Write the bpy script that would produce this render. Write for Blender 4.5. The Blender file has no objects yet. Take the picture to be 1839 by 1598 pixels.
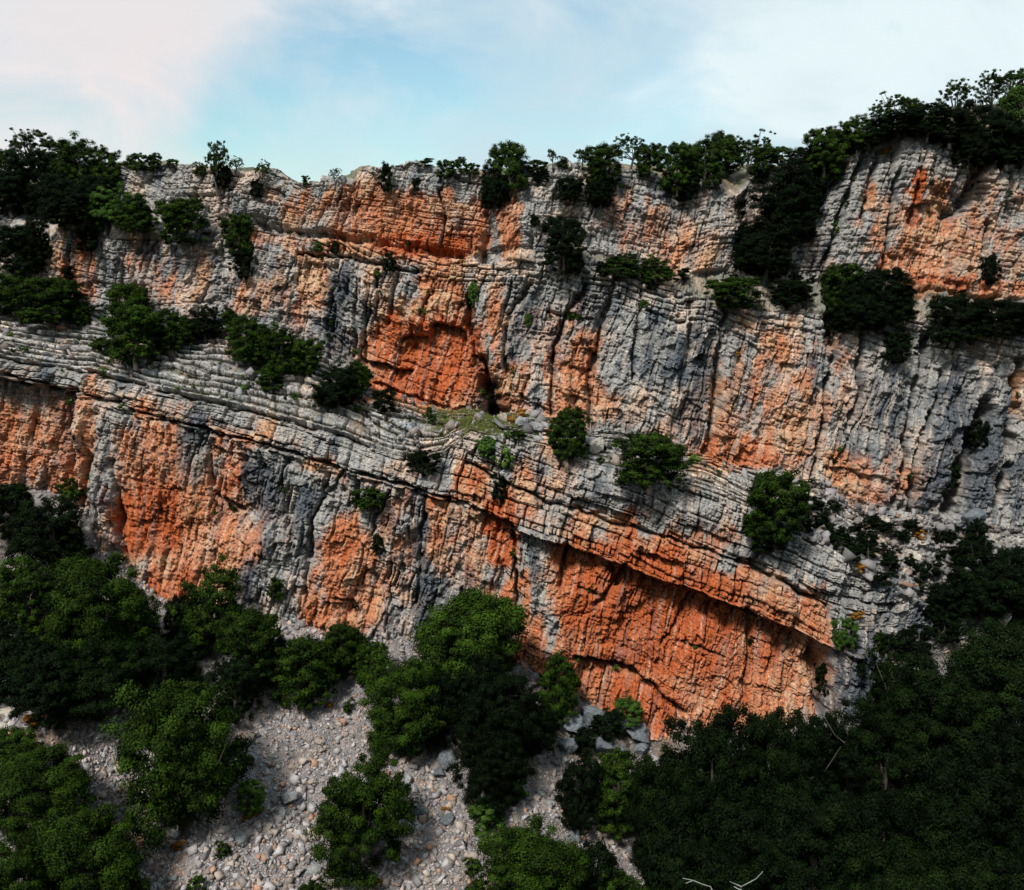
import bpy, math, random
import numpy as np

# ------------------------------------------------------------------ camera, sky, sun, exposure
R = math.radians
PITCH = R(9.2)
FPX = 1972.0                      # focal length in photo pixels
PW, PH = 1839.0, 1598.0
CT, ST = math.cos(PITCH), math.sin(PITCH)
scene = bpy.context.scene
col = scene.collection

cam_d = bpy.data.cameras.new('camera')
cam_d.sensor_fit = 'HORIZONTAL'
cam_d.sensor_width = 36.0
cam_d.lens = FPX / PW * 36.0
cam_d.clip_start = 0.5
cam_d.clip_end = 3000
cam = bpy.data.objects.new('camera', cam_d)
cam.location = (0, 0, 0)
cam.rotation_euler = (math.pi / 2 - PITCH, 0, 0)
col.objects.link(cam)
scene.camera = cam

SUN_EL, SUN_AZ = R(47), R(-24)       # azimuth: from straight behind the camera, negative = to the left
world = bpy.data.worlds.new('World')
scene.world = world
world.use_nodes = True
sdir = (math.sin(SUN_AZ) * math.cos(SUN_EL), -math.cos(SUN_AZ) * math.cos(SUN_EL), math.sin(SUN_EL))

sun_d = bpy.data.lights.new('sun', 'SUN')
sun_d.energy = 4.9
sun_d.angle = R(10)
sun_d.color = (1.0, 0.95, 0.87)
sun = bpy.data.objects.new('sun', sun_d)
col.objects.link(sun)
from mathutils import Vector
sun.rotation_euler = Vector(sdir).to_track_quat('Z', 'Y').to_euler()

scene.view_settings.view_transform = 'Standard'
scene.view_settings.look = 'None'
scene.view_settings.exposure = 0.12
scene.view_settings.gamma = 1.0
scene.render.engine = 'CYCLES'
scene.cycles.max_bounces = 4
scene.cycles.diffuse_bounces = 1


def ray(px, py):
    X = (px - PW / 2) / FPX
    Y = (PH / 2 - py) / FPX
    return X, CT + Y * ST, -ST + Y * CT


def at(px, py, D):
    x, y, z = ray(px, py)
    k = D / y
    return x * k, y * k, z * k


def build_sky():
    nt = world.node_tree
    n = nt.nodes
    n.clear()
    L = nt.links.new
    out = n.new('ShaderNodeOutputWorld')
    bg = n.new('ShaderNodeBackground')
    L(bg.outputs[0], out.inputs[0])
    bg.inputs[1].default_value = 0.1
    sky = n.new('ShaderNodeTexSky')
    sky.sky_type = 'NISHITA'
    sky.sun_disc = False
    sky.sun_elevation = SUN_EL
    sky.sun_rotation = math.atan2(sdir[0], sdir[1])
    sky.air_density = 1.0
    sky.dust_density = 1.0
    tc = n.new('ShaderNodeTexCoord')
    nrm = n.new('ShaderNodeVectorMath'); nrm.operation = 'NORMALIZE'
    L(tc.outputs['Generated'], nrm.inputs[0])
    mp = n.new('ShaderNodeMapping')
    mp.inputs['Scale'].default_value = (1, 1, 1.7)
    mp.inputs['Rotation'].default_value = (0, R(28), 0)
    L(nrm.outputs[0], mp.inputs[0])
    nz = n.new('ShaderNodeTexNoise')
    nz.inputs['Scale'].default_value = 3.2
    nz.inputs['Detail'].default_value = 9
    nz.inputs['Roughness'].default_value = 0.5
    nz.inputs['Distortion'].default_value = 0.5
    L(mp.outputs[0], nz.inputs[0])

    def math_(op, a, b=None, clamp=False):
        m = n.new('ShaderNodeMath'); m.operation = op; m.use_clamp = clamp
        for i, v in enumerate((a, b)):
            if v is None: continue
            if isinstance(v, (int, float)): m.inputs[i].default_value = v
            else: L(v, m.inputs[i])
        return m.outputs[0]
    nz2 = n.new('ShaderNodeTexNoise'); nz2.inputs['Scale'].default_value = 6.5; nz2.inputs['Detail'].default_value = 10; nz2.inputs['Roughness'].default_value = .6; nz2.inputs['Distortion'].default_value = .8
    L(mp.outputs[0], nz2.inputs[0])
    # warped direction so that cloud edges are ragged
    wn = n.new('ShaderNodeTexNoise'); wn.inputs['Scale'].default_value = 7; wn.inputs['Detail'].default_value = 6
    L(nrm.outputs[0], wn.inputs[0])
    ws = n.new('ShaderNodeVectorMath'); ws.operation = 'MULTIPLY_ADD'
    L(wn.outputs['Color'], ws.inputs[0]); ws.inputs[1].default_value = (.22, .22, .22); ws.inputs[2].default_value = (-.11, -.11, -.11)
    wd = n.new('ShaderNodeVectorMath'); wd.operation = 'ADD'
    L(nrm.outputs[0], wd.inputs[0]); L(ws.outputs[0], wd.inputs[1])

    def blob(px, py, rad, soft=1.0):
        x, y, z = ray(px, py)
        l = math.sqrt(x * x + y * y + z * z)
        d = n.new('ShaderNodeVectorMath'); d.operation = 'DISTANCE'
        L(wd.outputs[0], d.inputs[0]); d.inputs[1].default_value = (x / l, y / l, z / l)
        mr = n.new('ShaderNodeMapRange'); mr.interpolation_type = 'SMOOTHSTEP'
        L(d.outputs['Value'], mr.inputs[0])
        mr.inputs[1].default_value = rad / FPX * (1 - soft); mr.inputs[2].default_value = rad / FPX
        mr.inputs[3].default_value = 1; mr.inputs[4].default_value = 0
        return mr.outputs[0]
    blue = None
    for px, py, r, s in ((560, -40, 330, .62), (690, 60, 330, .55), (640, 230, 300, .40), (860, 260, 260, .28), (1030, 190, 330, .50),
                         (450, 160, 130, .6), (1150, 110, 300, .22), (330, 250, 180, .12), (120, 330, 200, .15)):
        b = math_('MULTIPLY', blob(px, py, r), s)
        blue = b if blue is None else math_('ADD', blue, b)
    cov = math_('ADD', math_('MULTIPLY', math_('SUBTRACT', nz.outputs[0], 0.5), 1.6), 1.0)
    cov = math_('SUBTRACT', cov, math_('MULTIPLY', blue, .8))
    cov = math_('ADD', cov, math_('MULTIPLY', math_('SUBTRACT', nz2.outputs[0], .5), 2.6))
    cov = math_('MULTIPLY', cov, math_('ADD', .84, math_('MULTIPLY', nz2.outputs[0], .3)), clamp=True)
    cl = math_('MULTIPLY', blob(200, 60, 620), 1.0)
    cc = n.new('ShaderNodeMix'); cc.data_type = 'RGBA'
    L(cl, cc.inputs[0])
    cc.inputs[6].default_value = (7.4, 8.5, 8.8, 1)
    cc.inputs[7].default_value = (8.1, 7.35, 7.3, 1)
    nz3 = n.new('ShaderNodeTexNoise'); nz3.inputs['Scale'].default_value = 4.2; nz3.inputs['Detail'].default_value = 8; nz3.inputs['Roughness'].default_value = .55; nz3.inputs['Distortion'].default_value = .6
    mp3 = n.new('ShaderNodeMapping'); mp3.inputs['Location'].default_value = (3, 1, 7); mp3.inputs['Scale'].default_value = (1, 1, 2.2); mp3.inputs['Rotation'].default_value = (0, R(24), 0)
    L(nrm.outputs[0], mp3.inputs[0]); L(mp3.outputs[0], nz3.inputs[0])
    gr = n.new('ShaderNodeMapRange'); gr.interpolation_type = 'SMOOTHSTEP'; L(nz3.outputs[0], gr.inputs[0]); gr.inputs[1].default_value = .38; gr.inputs[2].default_value = .60; gr.inputs[3].default_value = 0; gr.inputs[4].default_value = .75
    grm = math_('MULTIPLY', gr.outputs[0], math_('SUBTRACT', 1.0, math_('MULTIPLY', cl, .8)))
    cg_ = n.new('ShaderNodeMix'); cg_.data_type = 'RGBA'; L(grm, cg_.inputs[0]); L(cc.outputs[2], cg_.inputs[6]); cg_.inputs[7].default_value = (5.0, 6.4, 7.3, 1)
    # clouds are brighter where they are thick
    mx = n.new('ShaderNodeMix'); mx.data_type = 'RGBA'
    sc = n.new('ShaderNodeMix'); sc.data_type = 'RGBA'; sc.blend_type = 'MULTIPLY'
    sc.inputs[0].default_value = 1
    L(sky.outputs[0], sc.inputs[6]); sc.inputs[7].default_value = (1.15, 1.35, 1.25, 1)
    L(cov, mx.inputs[0]); L(sc.outputs[2], mx.inputs[6]); L(cg_.outputs[2], mx.inputs[7])
    # below the horizon: dark valley green, added to cut fill light from underneath
    sx_ = n.new('ShaderNodeSeparateXYZ'); L(nrm.outputs[0], sx_.inputs[0])
    hz = n.new('ShaderNodeMapRange'); L(sx_.outputs[2], hz.inputs[0]); hz.inputs[1].default_value = -.03; hz.inputs[2].default_value = .02
    gm = n.new('ShaderNodeMix'); gm.data_type = 'RGBA'
    L(hz.outputs[0], gm.inputs[0]); gm.inputs[6].default_value = (.25, .3, .2, 1); L(mx.outputs[2], gm.inputs[7])
    L(gm.outputs[2], bg.inputs[0])


build_sky()

# ------------------------------------------------------------------ numpy noise
F = np.float32


def hsh(ix, iy, seed=0):
    with np.errstate(over='ignore'):
        a = ix.astype(np.int64).astype(np.uint32) * np.uint32(374761393) + iy.astype(np.int64).astype(np.uint32) * np.uint32(668265263) + np.uint32((seed * 2246822519) & 0xffffffff)
        a = (a ^ (a >> np.uint32(13))) * np.uint32(1274126177)
        a = (a ^ (a >> np.uint32(16))) * np.uint32(2654435769)
        a = a ^ (a >> np.uint32(15))
    return (a >> np.uint32(8)).astype(F) / F(16777216)


def vn(x, y, seed=0):
    x0 = np.floor(x); y0 = np.floor(y)
    fx = (x - x0).astype(F); fy = (y - y0).astype(F)
    fx = fx * fx * fx * (fx * (fx * 6 - 15) + 10); fy = fy * fy * fy * (fy * (fy * 6 - 15) + 10)
    a = hsh(x0, y0, seed); b = hsh(x0 + 1, y0, seed); c = hsh(x0, y0 + 1, seed); d = hsh(x0 + 1, y0 + 1, seed)
    return (a + (b - a) * fx) * (1 - fy) + (c + (d - c) * fx) * fy     # 0..1


def fbm(x, y, o=4, seed=0, g=.5):
    s = 0; a = 1; t = 0
    for i in range(o):
        s = s + a * (vn(x, y, seed + i * 17) - F(.5)); t += a
        c, sn = F(1.6), F(1.2)
        x, y = x * c - y * sn, x * sn + y * c
        a *= g
    return s / t * 2          # about -1..1


def ridged(x, y, o=3, seed=0):
    s = 0; a = 1; t = 0
    for i in range(o):
        s = s + a * (1 - np.abs(vn(x, y, seed + i * 31) * 2 - 1)); t += a
        x, y = x * F(1.7) - y * F(1.1), x * F(1.1) + y * F(1.7)
        a *= .5
    return s / t


def worley(x, y, seed=0, jit=.9):
    x0 = np.floor(x); y0 = np.floor(y)
    f1 = np.full(x.shape, 9, F); f2 = np.full(x.shape, 9, F); cid = np.zeros(x.shape, F)
    for i in (-1, 0, 1):
        for j in (-1, 0, 1):
            cx = x0 + i; cy = y0 + j
            dx = cx + .5 + jit * (hsh(cx, cy, seed) - .5) - x
            dy = cy + .5 + jit * (hsh(cx, cy, seed + 1) - .5) - y
            d = np.sqrt(dx * dx + dy * dy).astype(F)
            nr = d < f1
            f2 = np.where(nr, f1, np.minimum(f2, d))
            cid = np.where(nr, hsh(cx, cy, seed + 2), cid)
            f1 = np.where(nr, d, f1)
    return f1, f2, cid


def facets(x, y, seed):
    """angular broken faces: every cell is a plane with its own height and tilt"""
    x0 = np.floor(x); y0 = np.floor(y)
    f1 = np.full(x.shape, 9, F); out = np.zeros(x.shape, F)
    for i in (-1, 0, 1):
        for j in (-1, 0, 1):
            cx = x0 + i; cy = y0 + j
            dx = x - (cx + .5 + .9 * (hsh(cx, cy, seed) - .5)); dy = y - (cy + .5 + .9 * (hsh(cx, cy, seed + 1) - .5))
            d = dx * dx + dy * dy
            h = (hsh(cx, cy, seed + 2) - .5) + dx * 1.3 * (hsh(cx, cy, seed + 3) - .5) + dy * 1.3 * (hsh(cx, cy, seed + 4) - .5)
            nr = d < f1
            out = np.where(nr, h, out).astype(F); f1 = np.where(nr, d, f1).astype(F)
    return out


def ss(a, b, x):
    t = np.clip((x - a) / (b - a), 0, 1)
    return t * t * (3 - 2 * t)


def I(tab, x):
    a = np.array(tab, dtype=float)
    return np.interp(x, a[:, 0], a[:, 1])


# ------------------------------------------------------------------ the terrain's guide lines (photo pixels) and their distances (metres)
C1 = [(-150, 830), (0, 865), (45, 880), (110, 890), (134, 885), (142, 905), (162, 915), (179, 977), (219, 1005), (243, 1040), (280, 1080), (324, 1095), (380, 1085), (438, 1085), (553, 1115), (600, 1135), (684, 1142), (745, 1155), (850, 1160), (940, 1172), (1031, 1236), (1079, 1268), (1139, 1299), (1166, 1309), (1300, 1315), (1435, 1300), (1489, 1305), (1545, 1290), (1590, 1240), (1640, 1190), (1700, 1165), (1839, 1160), (1990, 1180)]
D1 = [(-150, 84), (128, 84), (146, 80), (320, 76.5), (700, 76), (940, 76.5), (1200, 75), (1470, 73), (1490, 71.8), (1560, 72), (1700, 74), (1990, 74)]
C2 = [(-150, 640), (0, 674), (67, 691), (125, 702), (145, 712), (202, 726), (263, 748), (330, 763), (371, 771), (425, 788), (519, 814), (573, 832), (600, 839), (684, 862), (772, 889), (863, 916), (927, 947), (1011, 977), (1126, 1014), (1220, 1052), (1270, 1069), (1350, 1096), (1388, 1115), (1435, 1132), (1492, 1160), (1560, 1172), (1600, 1165), (1700, 1145), (1839, 1140), (1990, 1160)]
D2A = [(-150, 83.2), (120, 83), (140, 80.5), (330, 77.6), (700, 76.7), (900, 77), (1000, 77.2), (1030, 77.2), (1250, 75.9), (1476, 73.9), (1508, 72.4), (1560, 72.5), (1700, 74.5), (1990, 74.5)]
D2B = [(-150, 81.3), (130, 80.6), (330, 77), (700, 76), (1000, 75.4), (1250, 73.5), (1500, 71.8), (1700, 74.8), (1990, 74.8)]
C3 = [(-150, 600), (0, 640), (67, 657), (162, 670), (330, 711), (506, 755), (620, 785), (690, 808), (760, 826), (800, 812), (846, 778), (893, 785), (981, 805), (1025, 822), (1136, 849), (1220, 873), (1320, 905), (1420, 950), (1500, 1005), (1600, 1070), (1700, 1120), (1839, 1122), (1990, 1130)]
D3 = [(-150, 82.4), (130, 81.8), (330, 78.2), (700, 77.3), (846, 77.5), (1000, 76.9), (1250, 75.2), (1500, 73.8), (1700, 75.4), (1990, 75.5)]
C4 = [(-150, 530), (0, 560), (100, 570), (200, 590), (400, 600), (560, 632), (667, 687), (799, 734), (870, 740), (934, 741), (984, 751), (1065, 771), (1112, 775), (1219, 816), (1276, 819), (1354, 849), (1455, 863), (1499, 876), (1543, 900), (1603, 915), (1637, 924), (1698, 934), (1758, 944), (1839, 950), (1990, 970)]
D4 = [(-150, 89.5), (130, 88.5), (330, 85.8), (667, 84), (880, 82.2), (1100, 82), (1300, 82), (1600, 82.5), (1990, 83)]
C5 = [(-150, 400), (0, 455), (60, 450), (92, 436), (111, 396), (162, 386), (216, 409), (300, 420), (400, 412), (462, 407), (526, 421), (600, 431), (678, 440), (735, 446), (789, 456), (870, 471), (907, 470), (930, 460), (961, 461), (1031, 466), (1072, 472), (1146, 492), (1219, 518), (1253, 535), (1320, 555), (1455, 558), (1522, 572), (1613, 562), (1667, 572), (1839, 585), (1990, 590)]
D5 = [(-150, 91), (60, 91), (92, 90.5), (130, 89.8), (330, 87.4), (667, 86), (880, 84.3), (1100, 84), (1300, 83.8), (1600, 84.3), (1990, 85)]
C6 = [(-150, 395), (0, 395), (92, 392), (130, 375), (200, 350), (300, 398), (400, 402), (462, 400), (526, 414), (600, 423), (678, 431), (735, 435), (789, 447), (870, 464), (907, 464), (930, 453), (961, 455), (1031, 455), (1072, 459), (1146, 477), (1219, 495), (1320, 481), (1391, 491), (1455, 501), (1617, 500), (1745, 525), (1839, 538), (1990, 545)]
D6 = [(-150, 95), (92, 94), (330, 88.9), (460, 88), (667, 86.2), (880, 85.2), (1000, 86.5), (1219, 87.3), (1300, 88.3), (1600, 87.4), (1990, 88)]
C7 = [(-150, 375), (0, 380), (92, 378), (180, 340), (197, 325), (221, 287), (260, 298), (293, 291), (337, 294), (374, 308), (415, 311), (455, 312), (475, 306), (499, 301), (519, 315), (536, 330), (573, 330), (580, 318), (637, 325), (642, 308), (661, 298), (681, 304), (708, 293), (748, 289), (782, 301), (802, 315), (829, 308), (860, 310), (890, 318), (924, 308), (940, 298), (971, 311), (1015, 289), (1048, 301), (1139, 304), (1180, 318), (1219, 340), (1280, 329), (1300, 333), (1322, 355), (1345, 330), (1371, 300), (1440, 298), (1495, 272), (1543, 262), (1576, 245), (1630, 231), (1667, 230), (1704, 245), (1735, 275), (1758, 302), (1772, 292), (1806, 292), (1820, 302), (1839, 302), (1990, 310)]
D7 = [(-150, 97), (92, 96), (197, 92), (330, 90), (667, 87.3), (880, 87), (1100, 88.5), (1300, 89.5), (1400, 91.5), (1480, 90), (1600, 89), (1990, 90)]
C8 = [(-150, 300), (0, 305), (120, 300), (200, 297), (222, 286), (300, 291), (400, 305), (480, 304), (536, 326), (600, 322), (660, 303), (750, 294), (800, 308), (900, 303), (1000, 293), (1100, 292), (1200, 300), (1330, 295), (1420, 290), (1480, 262), (1543, 240), (1620, 222), (1667, 205), (1740, 190), (1839, 178), (1990, 150)]

# columns: dense where the photo looks, coarse where the cliff runs on to either side
pxs = np.concatenate([np.linspace(-1100, -60, 150)[:-1], np.linspace(-60, 1900, 1380), np.linspace(1900, 2940, 150)[1:]])
NX = len(pxs)
# small raggedness of the guide lines
rag = fbm(pxs * .02, pxs * 0, 2, 5) * 2 + (hsh(np.floor(pxs / 38 + fbm(pxs * .01, pxs * 0, 2, 6)), pxs * 0, 7) - .5) * 4
SEGS = [  # name, rows
    ('lower_wall', 210), ('roof', 6), ('bands', 120), ('steps', 140), ('upper_wall', 235), ('ledge', 30), ('summit_wall', 180), ('plateau', 40), ('back', 16)]
keys = [(I(C1, pxs) + 14, I(D1, pxs) - .1),
        (I(C2, pxs) + 3 + rag, I(D2A, pxs)),
        (I(C2, pxs) + rag, I(D2B, pxs)),
        (I(C3, pxs) + rag * .8, I(D3, pxs)),
        (I(C4, pxs) + rag, I(D4, pxs)),
        (I(C5, pxs) + fbm(pxs * .06, pxs * 0 + 9, 3, 8) * 4, I(D5, pxs)),
        (I(C6, pxs), I(D6, pxs)),
        (I(C7, pxs) + fbm(pxs * .08, pxs * 0 + 3, 3, 11) * 4, I(D7, pxs)),
        (I(C8, pxs), I(D7, pxs) + 9),
        ]
kp = [np.stack(at(pxs, py, D), -1) for py, D in keys]
back = kp[-1].copy(); back[:, 1] += 45; back[:, 0] *= 1.4; back[:, 2] -= 14
kp.append(back)
keys.append((keys[-1][0], keys[-1][1] + 45))

rowsP, rowsPY, rowsT, rowsS = [], [], [], []
seg_rows = {}
r0 = 0
for si, (nm, n) in enumerate(SEGS):
    last = si == len(SEGS) - 1
    ts = np.linspace(0, 1, n + 1)
    if not last: ts = ts[:-1]
    seg_rows[nm] = (r0, r0 + n)
    for t in ts:
        rowsP.append(kp[si] * (1 - t) + kp[si + 1] * t)
        rowsPY.append(keys[si][0] * (1 - t) + keys[si + 1][0] * t)
        rowsT.append(t); rowsS.append(si)
    r0 += n
P = np.stack(rowsP).astype(F)                  # rows, NX, 3
PY = np.stack(rowsPY).astype(F)
PXg = np.broadcast_to(pxs.astype(F), PY.shape)
Trow = np.array(rowsT, F)[:, None]; Srow = np.array(rowsS)[:, None]
NR = P.shape[0]
Y, Z = P[..., 1].copy(), P[..., 2].copy()
# distance along the wall, so that faces turned sideways get their own detail
ext = np.cumsum(np.abs(np.diff(kp[1][:, 1], prepend=kp[1][0, 1]))).astype(F)[None]
X = P[..., 0] + ext * (Srow <= 1)
ZC2 = kp[2][:, 2].astype(F)[None]; ZC4 = kp[4][:, 2].astype(F)[None]; ZC6 = kp[6][:, 2].astype(F)[None]
ZC3 = kp[3][:, 2].astype(F)[None]

# warped photo coordinates for carving features that the photo shows at known spots
w1 = fbm(X * .9, Z * .9, 3, 41) * 7; w2 = fbm(X * .9, Z * .9, 3, 42) * 7
w3 = fbm(X * 4, Z * 4, 2, 43) * 2
QX = PXg + w1 + w3; QY = PY + w2 + w3

disp = np.zeros(P.shape[:2], F)
steps = (Srow == 3)
isl = (Srow == 0); isb = (Srow == 2); isu = (Srow == 4); ist = (Srow == 6)

# bedding coordinate (m) following the dip, and along-wall coordinate leaning with the joints
bed = np.where(Srow <= 1, Z - ZC2, np.where(Srow <= 3, (Z - ZC2), np.where(Srow <= 5, Z - ZC4 + 6, Z - ZC6 + 30)))
bed = bed + fbm(X * .12, Z * .12, 2, 3) * .5
ul = X - .26 * bed + fbm(X * .35, Z * .35, 3, 4) * .30


def beds(lo, hi, tmin, tmax, seed):
    r = random.Random(seed); a = [lo]
    while a[-1] < hi: a.append(a[-1] + tmin + (tmax - tmin) * r.random() ** 1.6)
    return np.array(a, F)


def blocks(bd, u, tab, wmin, wmax, seed):
    """bedded and jointed rock: returns distance to bed plane, to joint, and a per-block random"""
    k = np.clip(np.searchsorted(tab, bd.ravel()).reshape(bd.shape) - 1, 0, len(tab) - 2)
    lo = tab[k]; hi = tab[k + 1]
    db = np.minimum(bd - lo, hi - bd)
    w = wmin + (wmax - wmin) * hsh(k, k * 0, seed) ** 1.5
    uu = u / w + hsh(k, k * 0 + 5, seed) * 13
    c = np.floor(uu)
    b0 = c + .7 * (hsh(k, c, seed + 1) - .5); b1 = c + 1 + .7 * (hsh(k, c + 1, seed + 1) - .5)
    lowc = uu < b0; hic = uu > b1
    c = np.where(lowc, c - 1, np.where(hic, c + 1, c))
    b0 = c + .7 * (hsh(k, c, seed + 1) - .5); b1 = c + 1 + .7 * (hsh(k, c + 1, seed + 1) - .5)
    dj = np.minimum(uu - b0, b1 - uu) * w
    rnd = hsh(k, c, seed + 3); rb = hsh(k, k * 0 + 7, seed + 4)
    tilt = ((uu - (b0 + b1) / 2) * (hsh(k, c, seed + 5) - .5))
    return db.astype(F), dj.astype(F), rnd, rb, (bd - lo) / (hi - lo), tilt


fl = np.floor(ul / 2.6 + .5 * fbm(X * .2, Z * .2, 2, 12))
bed = bed + (hsh(fl, fl * 0, 13) - .5) * .45          # small faults break the beds
# --- level 1: large beds and joints
t1 = beds(-40, 60, 1.4, 4.0, 1)
db1, dj1, rn1, rb1, f1_, tl1 = blocks(bed, ul, t1, 1.6, 4.2, 10)
# --- level 2: metre-scale blocks
t2 = beds(-40, 60, .40, 1.5, 2)
db2, dj2, rn2, rb2, f2_, tl2 = blocks(bed + fbm(X * .8, Z * .8, 2, 7) * .05, ul + fbm(X * 1.5, Z * 1.5, 2, 6) * .08, t2, .55, 2.2, 20)
# --- level 3: small rubble-like fracture
t3 = beds(-40, 60, .14, .45, 3)
db3, dj3, rn3, rb3, f3_, tl3 = blocks(bed + fbm(X * 1.5, Z * 1.5, 2, 9) * .05, ul * 1.0 + fbm(X * 2, Z * 2, 2, 8) * .1, t3, .25, .9, 30)

n0 = fbm(X * 3, Z * 3, 2, 55) * .5
nA = fbm(X * .18, Z * .18, 3, 50)
nB = fbm(X * .35, Z * .25, 3, 51)
nC = fbm(X * .7, Z * .5, 3, 52)
smallf = ss(-.15, .35, fbm(X * .4, Z * .6, 3, 53))     # where small blocks show


def groove(d, w): return np.exp(-(np.maximum(d, 0) / w) ** 2)


# how massive / how bedded each part of the rock is
topness_u = np.where(isu, ss(.72, .95, Trow + nB * .08), 0)          # upper wall is bedded towards its top
bedded = np.where(isl, ss(-2.2, -.2, bed + nB) * .5 + .08, 0) + np.where(isb | steps | (Srow == 1), 1, 0) + topness_u * .9 + np.where(isu, .12, 0) + np.where(ist, .42 + .5 * nB, 0) + np.where(Srow == 5, .9, 0) + np.where(Srow >= 7, .8, 0)
bedded = np.clip(bedded, 0, 1).astype(F)
massive = 1 - bedded

fade1 = ss(-.5, .2, fbm(X * .3, Z * .3, 3, 60))
fade2 = ss(-.25, .35, fbm(X * .5, Z * .5, 3, 61))
fade3 = ss(-.3, .3, fbm(X * .6 + 30, Z * .6, 3, 62))

# big sheer faces are much flatter than the rest
sheer = np.zeros(X.shape, F)
for px, py, rx, ry in [(1250, 1160, 250, 130), (300, 960, 110, 140), (60, 790, 80, 100), (770, 640, 85, 75), (1390, 740, 90, 110), (620, 1010, 60, 100), (1540, 860, 60, 50), (1180, 640, 70, 120), (820, 960, 60, 90), (310, 500, 80, 50), (1700, 450, 110, 60), (720, 400, 110, 50), (1600, 740, 60, 100), (440, 960, 60, 90)]:
    sheer = np.maximum(sheer, np.exp(-((QX - px) / rx) ** 4 - ((QY - py) / ry) ** 4))
massive = massive * (1 - .5 * sheer)
# columns / buttresses of the massive walls
cu = (ul * .42 + fbm(X * .3, Z * .12, 2, 70) * .35)
cf, cf2, cid = worley(cu, bed * .045, 71, .9)
edge = cf2 - cf
disp += massive * ((cid - .5) * .8 - groove(edge, .07) * .5 * fade3 * fade1 + .2 * ss(0, .5, edge))
t4 = beds(-40, 60, 2.2, 6.5, 4)
nb_ = fbm(X * .3, Z * .3, 2, 77)
db4, dj4, rn4, rb4, f4_, tl4 = blocks(bed + nb_ * 1.6 + facets(ul * .8, bed * .8, 78) * .5, ul + fbm(X * .6, Z * .35, 2, 79) * .22, t4, .9, 3.2, 40)
rough = .25 + .75 * ss(-.35, .25, fbm(X * .22 + 40, Z * .3, 3, 95))      # some faces are sheer, some broken
disp += massive * ((rn4 - .5) * .62 * rough + tl4 * .25 - groove(dj4, .05) * .75 * fade1 * (.3 + .7 * fade3) - groove(db4, .05) * .5 * fade2)
t5 = beds(-40, 60, .7, 2.4, 5)
db5, dj5, rn5, rb5, f5_, tl5 = blocks(bed + nb_ * .9 + facets(ul * 1.6, bed * 1.6, 178) * .3, ul + fbm(X * 1.2, Z * .8, 2, 179) * .12, t5, .35, 1.3, 50)
disp += massive * ((rn5 - .5) * .22 * rough + tl5 * .22 - groove(dj5, .04) * .36 * fade2 * fade3 - groove(db5, .04) * .30 * fade3 * rough)
cg, cg2, cid3 = worley(ul * 3.2 + fbm(X * 2, Z * 1, 2, 75), bed * .9 + fbm(X, Z, 2, 76) * .4, 74, .95)
disp += massive * ((cid3 - .5) * .08)
del cf, cf2, cg, cg2
# bedding and joints
disp += (rn1 - .5) * .9 * (.22 + .78 * bedded) - groove(db1, .09) * (.10 + .5 * bedded) * fade1 - groove(dj1, .07) * .45 * fade2
disp += bedded * ((rb1 - .5) * .5 + (rn2 - .5) * .42 + (rb2 - .5) * .3 + tl2 * .3)
disp -= (bedded * (.35 + .65 * fade3) + massive * .22 * fade3 * fade1) * groove(db2, .055) * .6
disp -= (bedded * (.4 + .6 * fade1) + massive * .25 * fade2 * fade3) * groove(dj2, .05) * .6
s3 = (.35 + .65 * smallf) * (bedded * .8 + .2)
disp += s3 * ((rn3 - .5) * .17 - groove(db3, .035) * .16 - groove(dj3, .035) * .15)
# general roughness
disp += nA * .7 + nB * .25 * massive + nC * .08
disp += (ridged(X * 1.1, Z * .7, 4, 80) - .5) * .12 * (massive * .8 + .2)
disp += (ridged(ul * 3.4, Z * .9, 3, 82) - .5) * .05 * massive
disp += facets(ul * .5 + nC * .4, bed * .42 + nB * .3, 86) * .6 * (.35 + .65 * massive)
disp += facets(ul * 1.3 + nC * .4, bed * .8, 87) * .38 * (.5 + .5 * fade1)
disp += facets(ul * 2.6, bed * 2.2 + nC * .3, 88) * .15
disp += fbm(X * 5, Z * 4, 2, 83) * .04
disp += facets(ul * 6.5 + n0, bed * 4.5, 89) * .10
disp += facets(X * 14, Z * 11, 90) * .055
pits = fbm(X * 3.2, Z * 2.6, 2, 85)
disp -= ss(.42, .62, pits) * .28 * massive

# left, recessed red wall is smooth; big right red wall smooth with slanting ribs
red_s = ((Srow <= 1) & (PXg > 1020) & (PXg < 1495))

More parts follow.
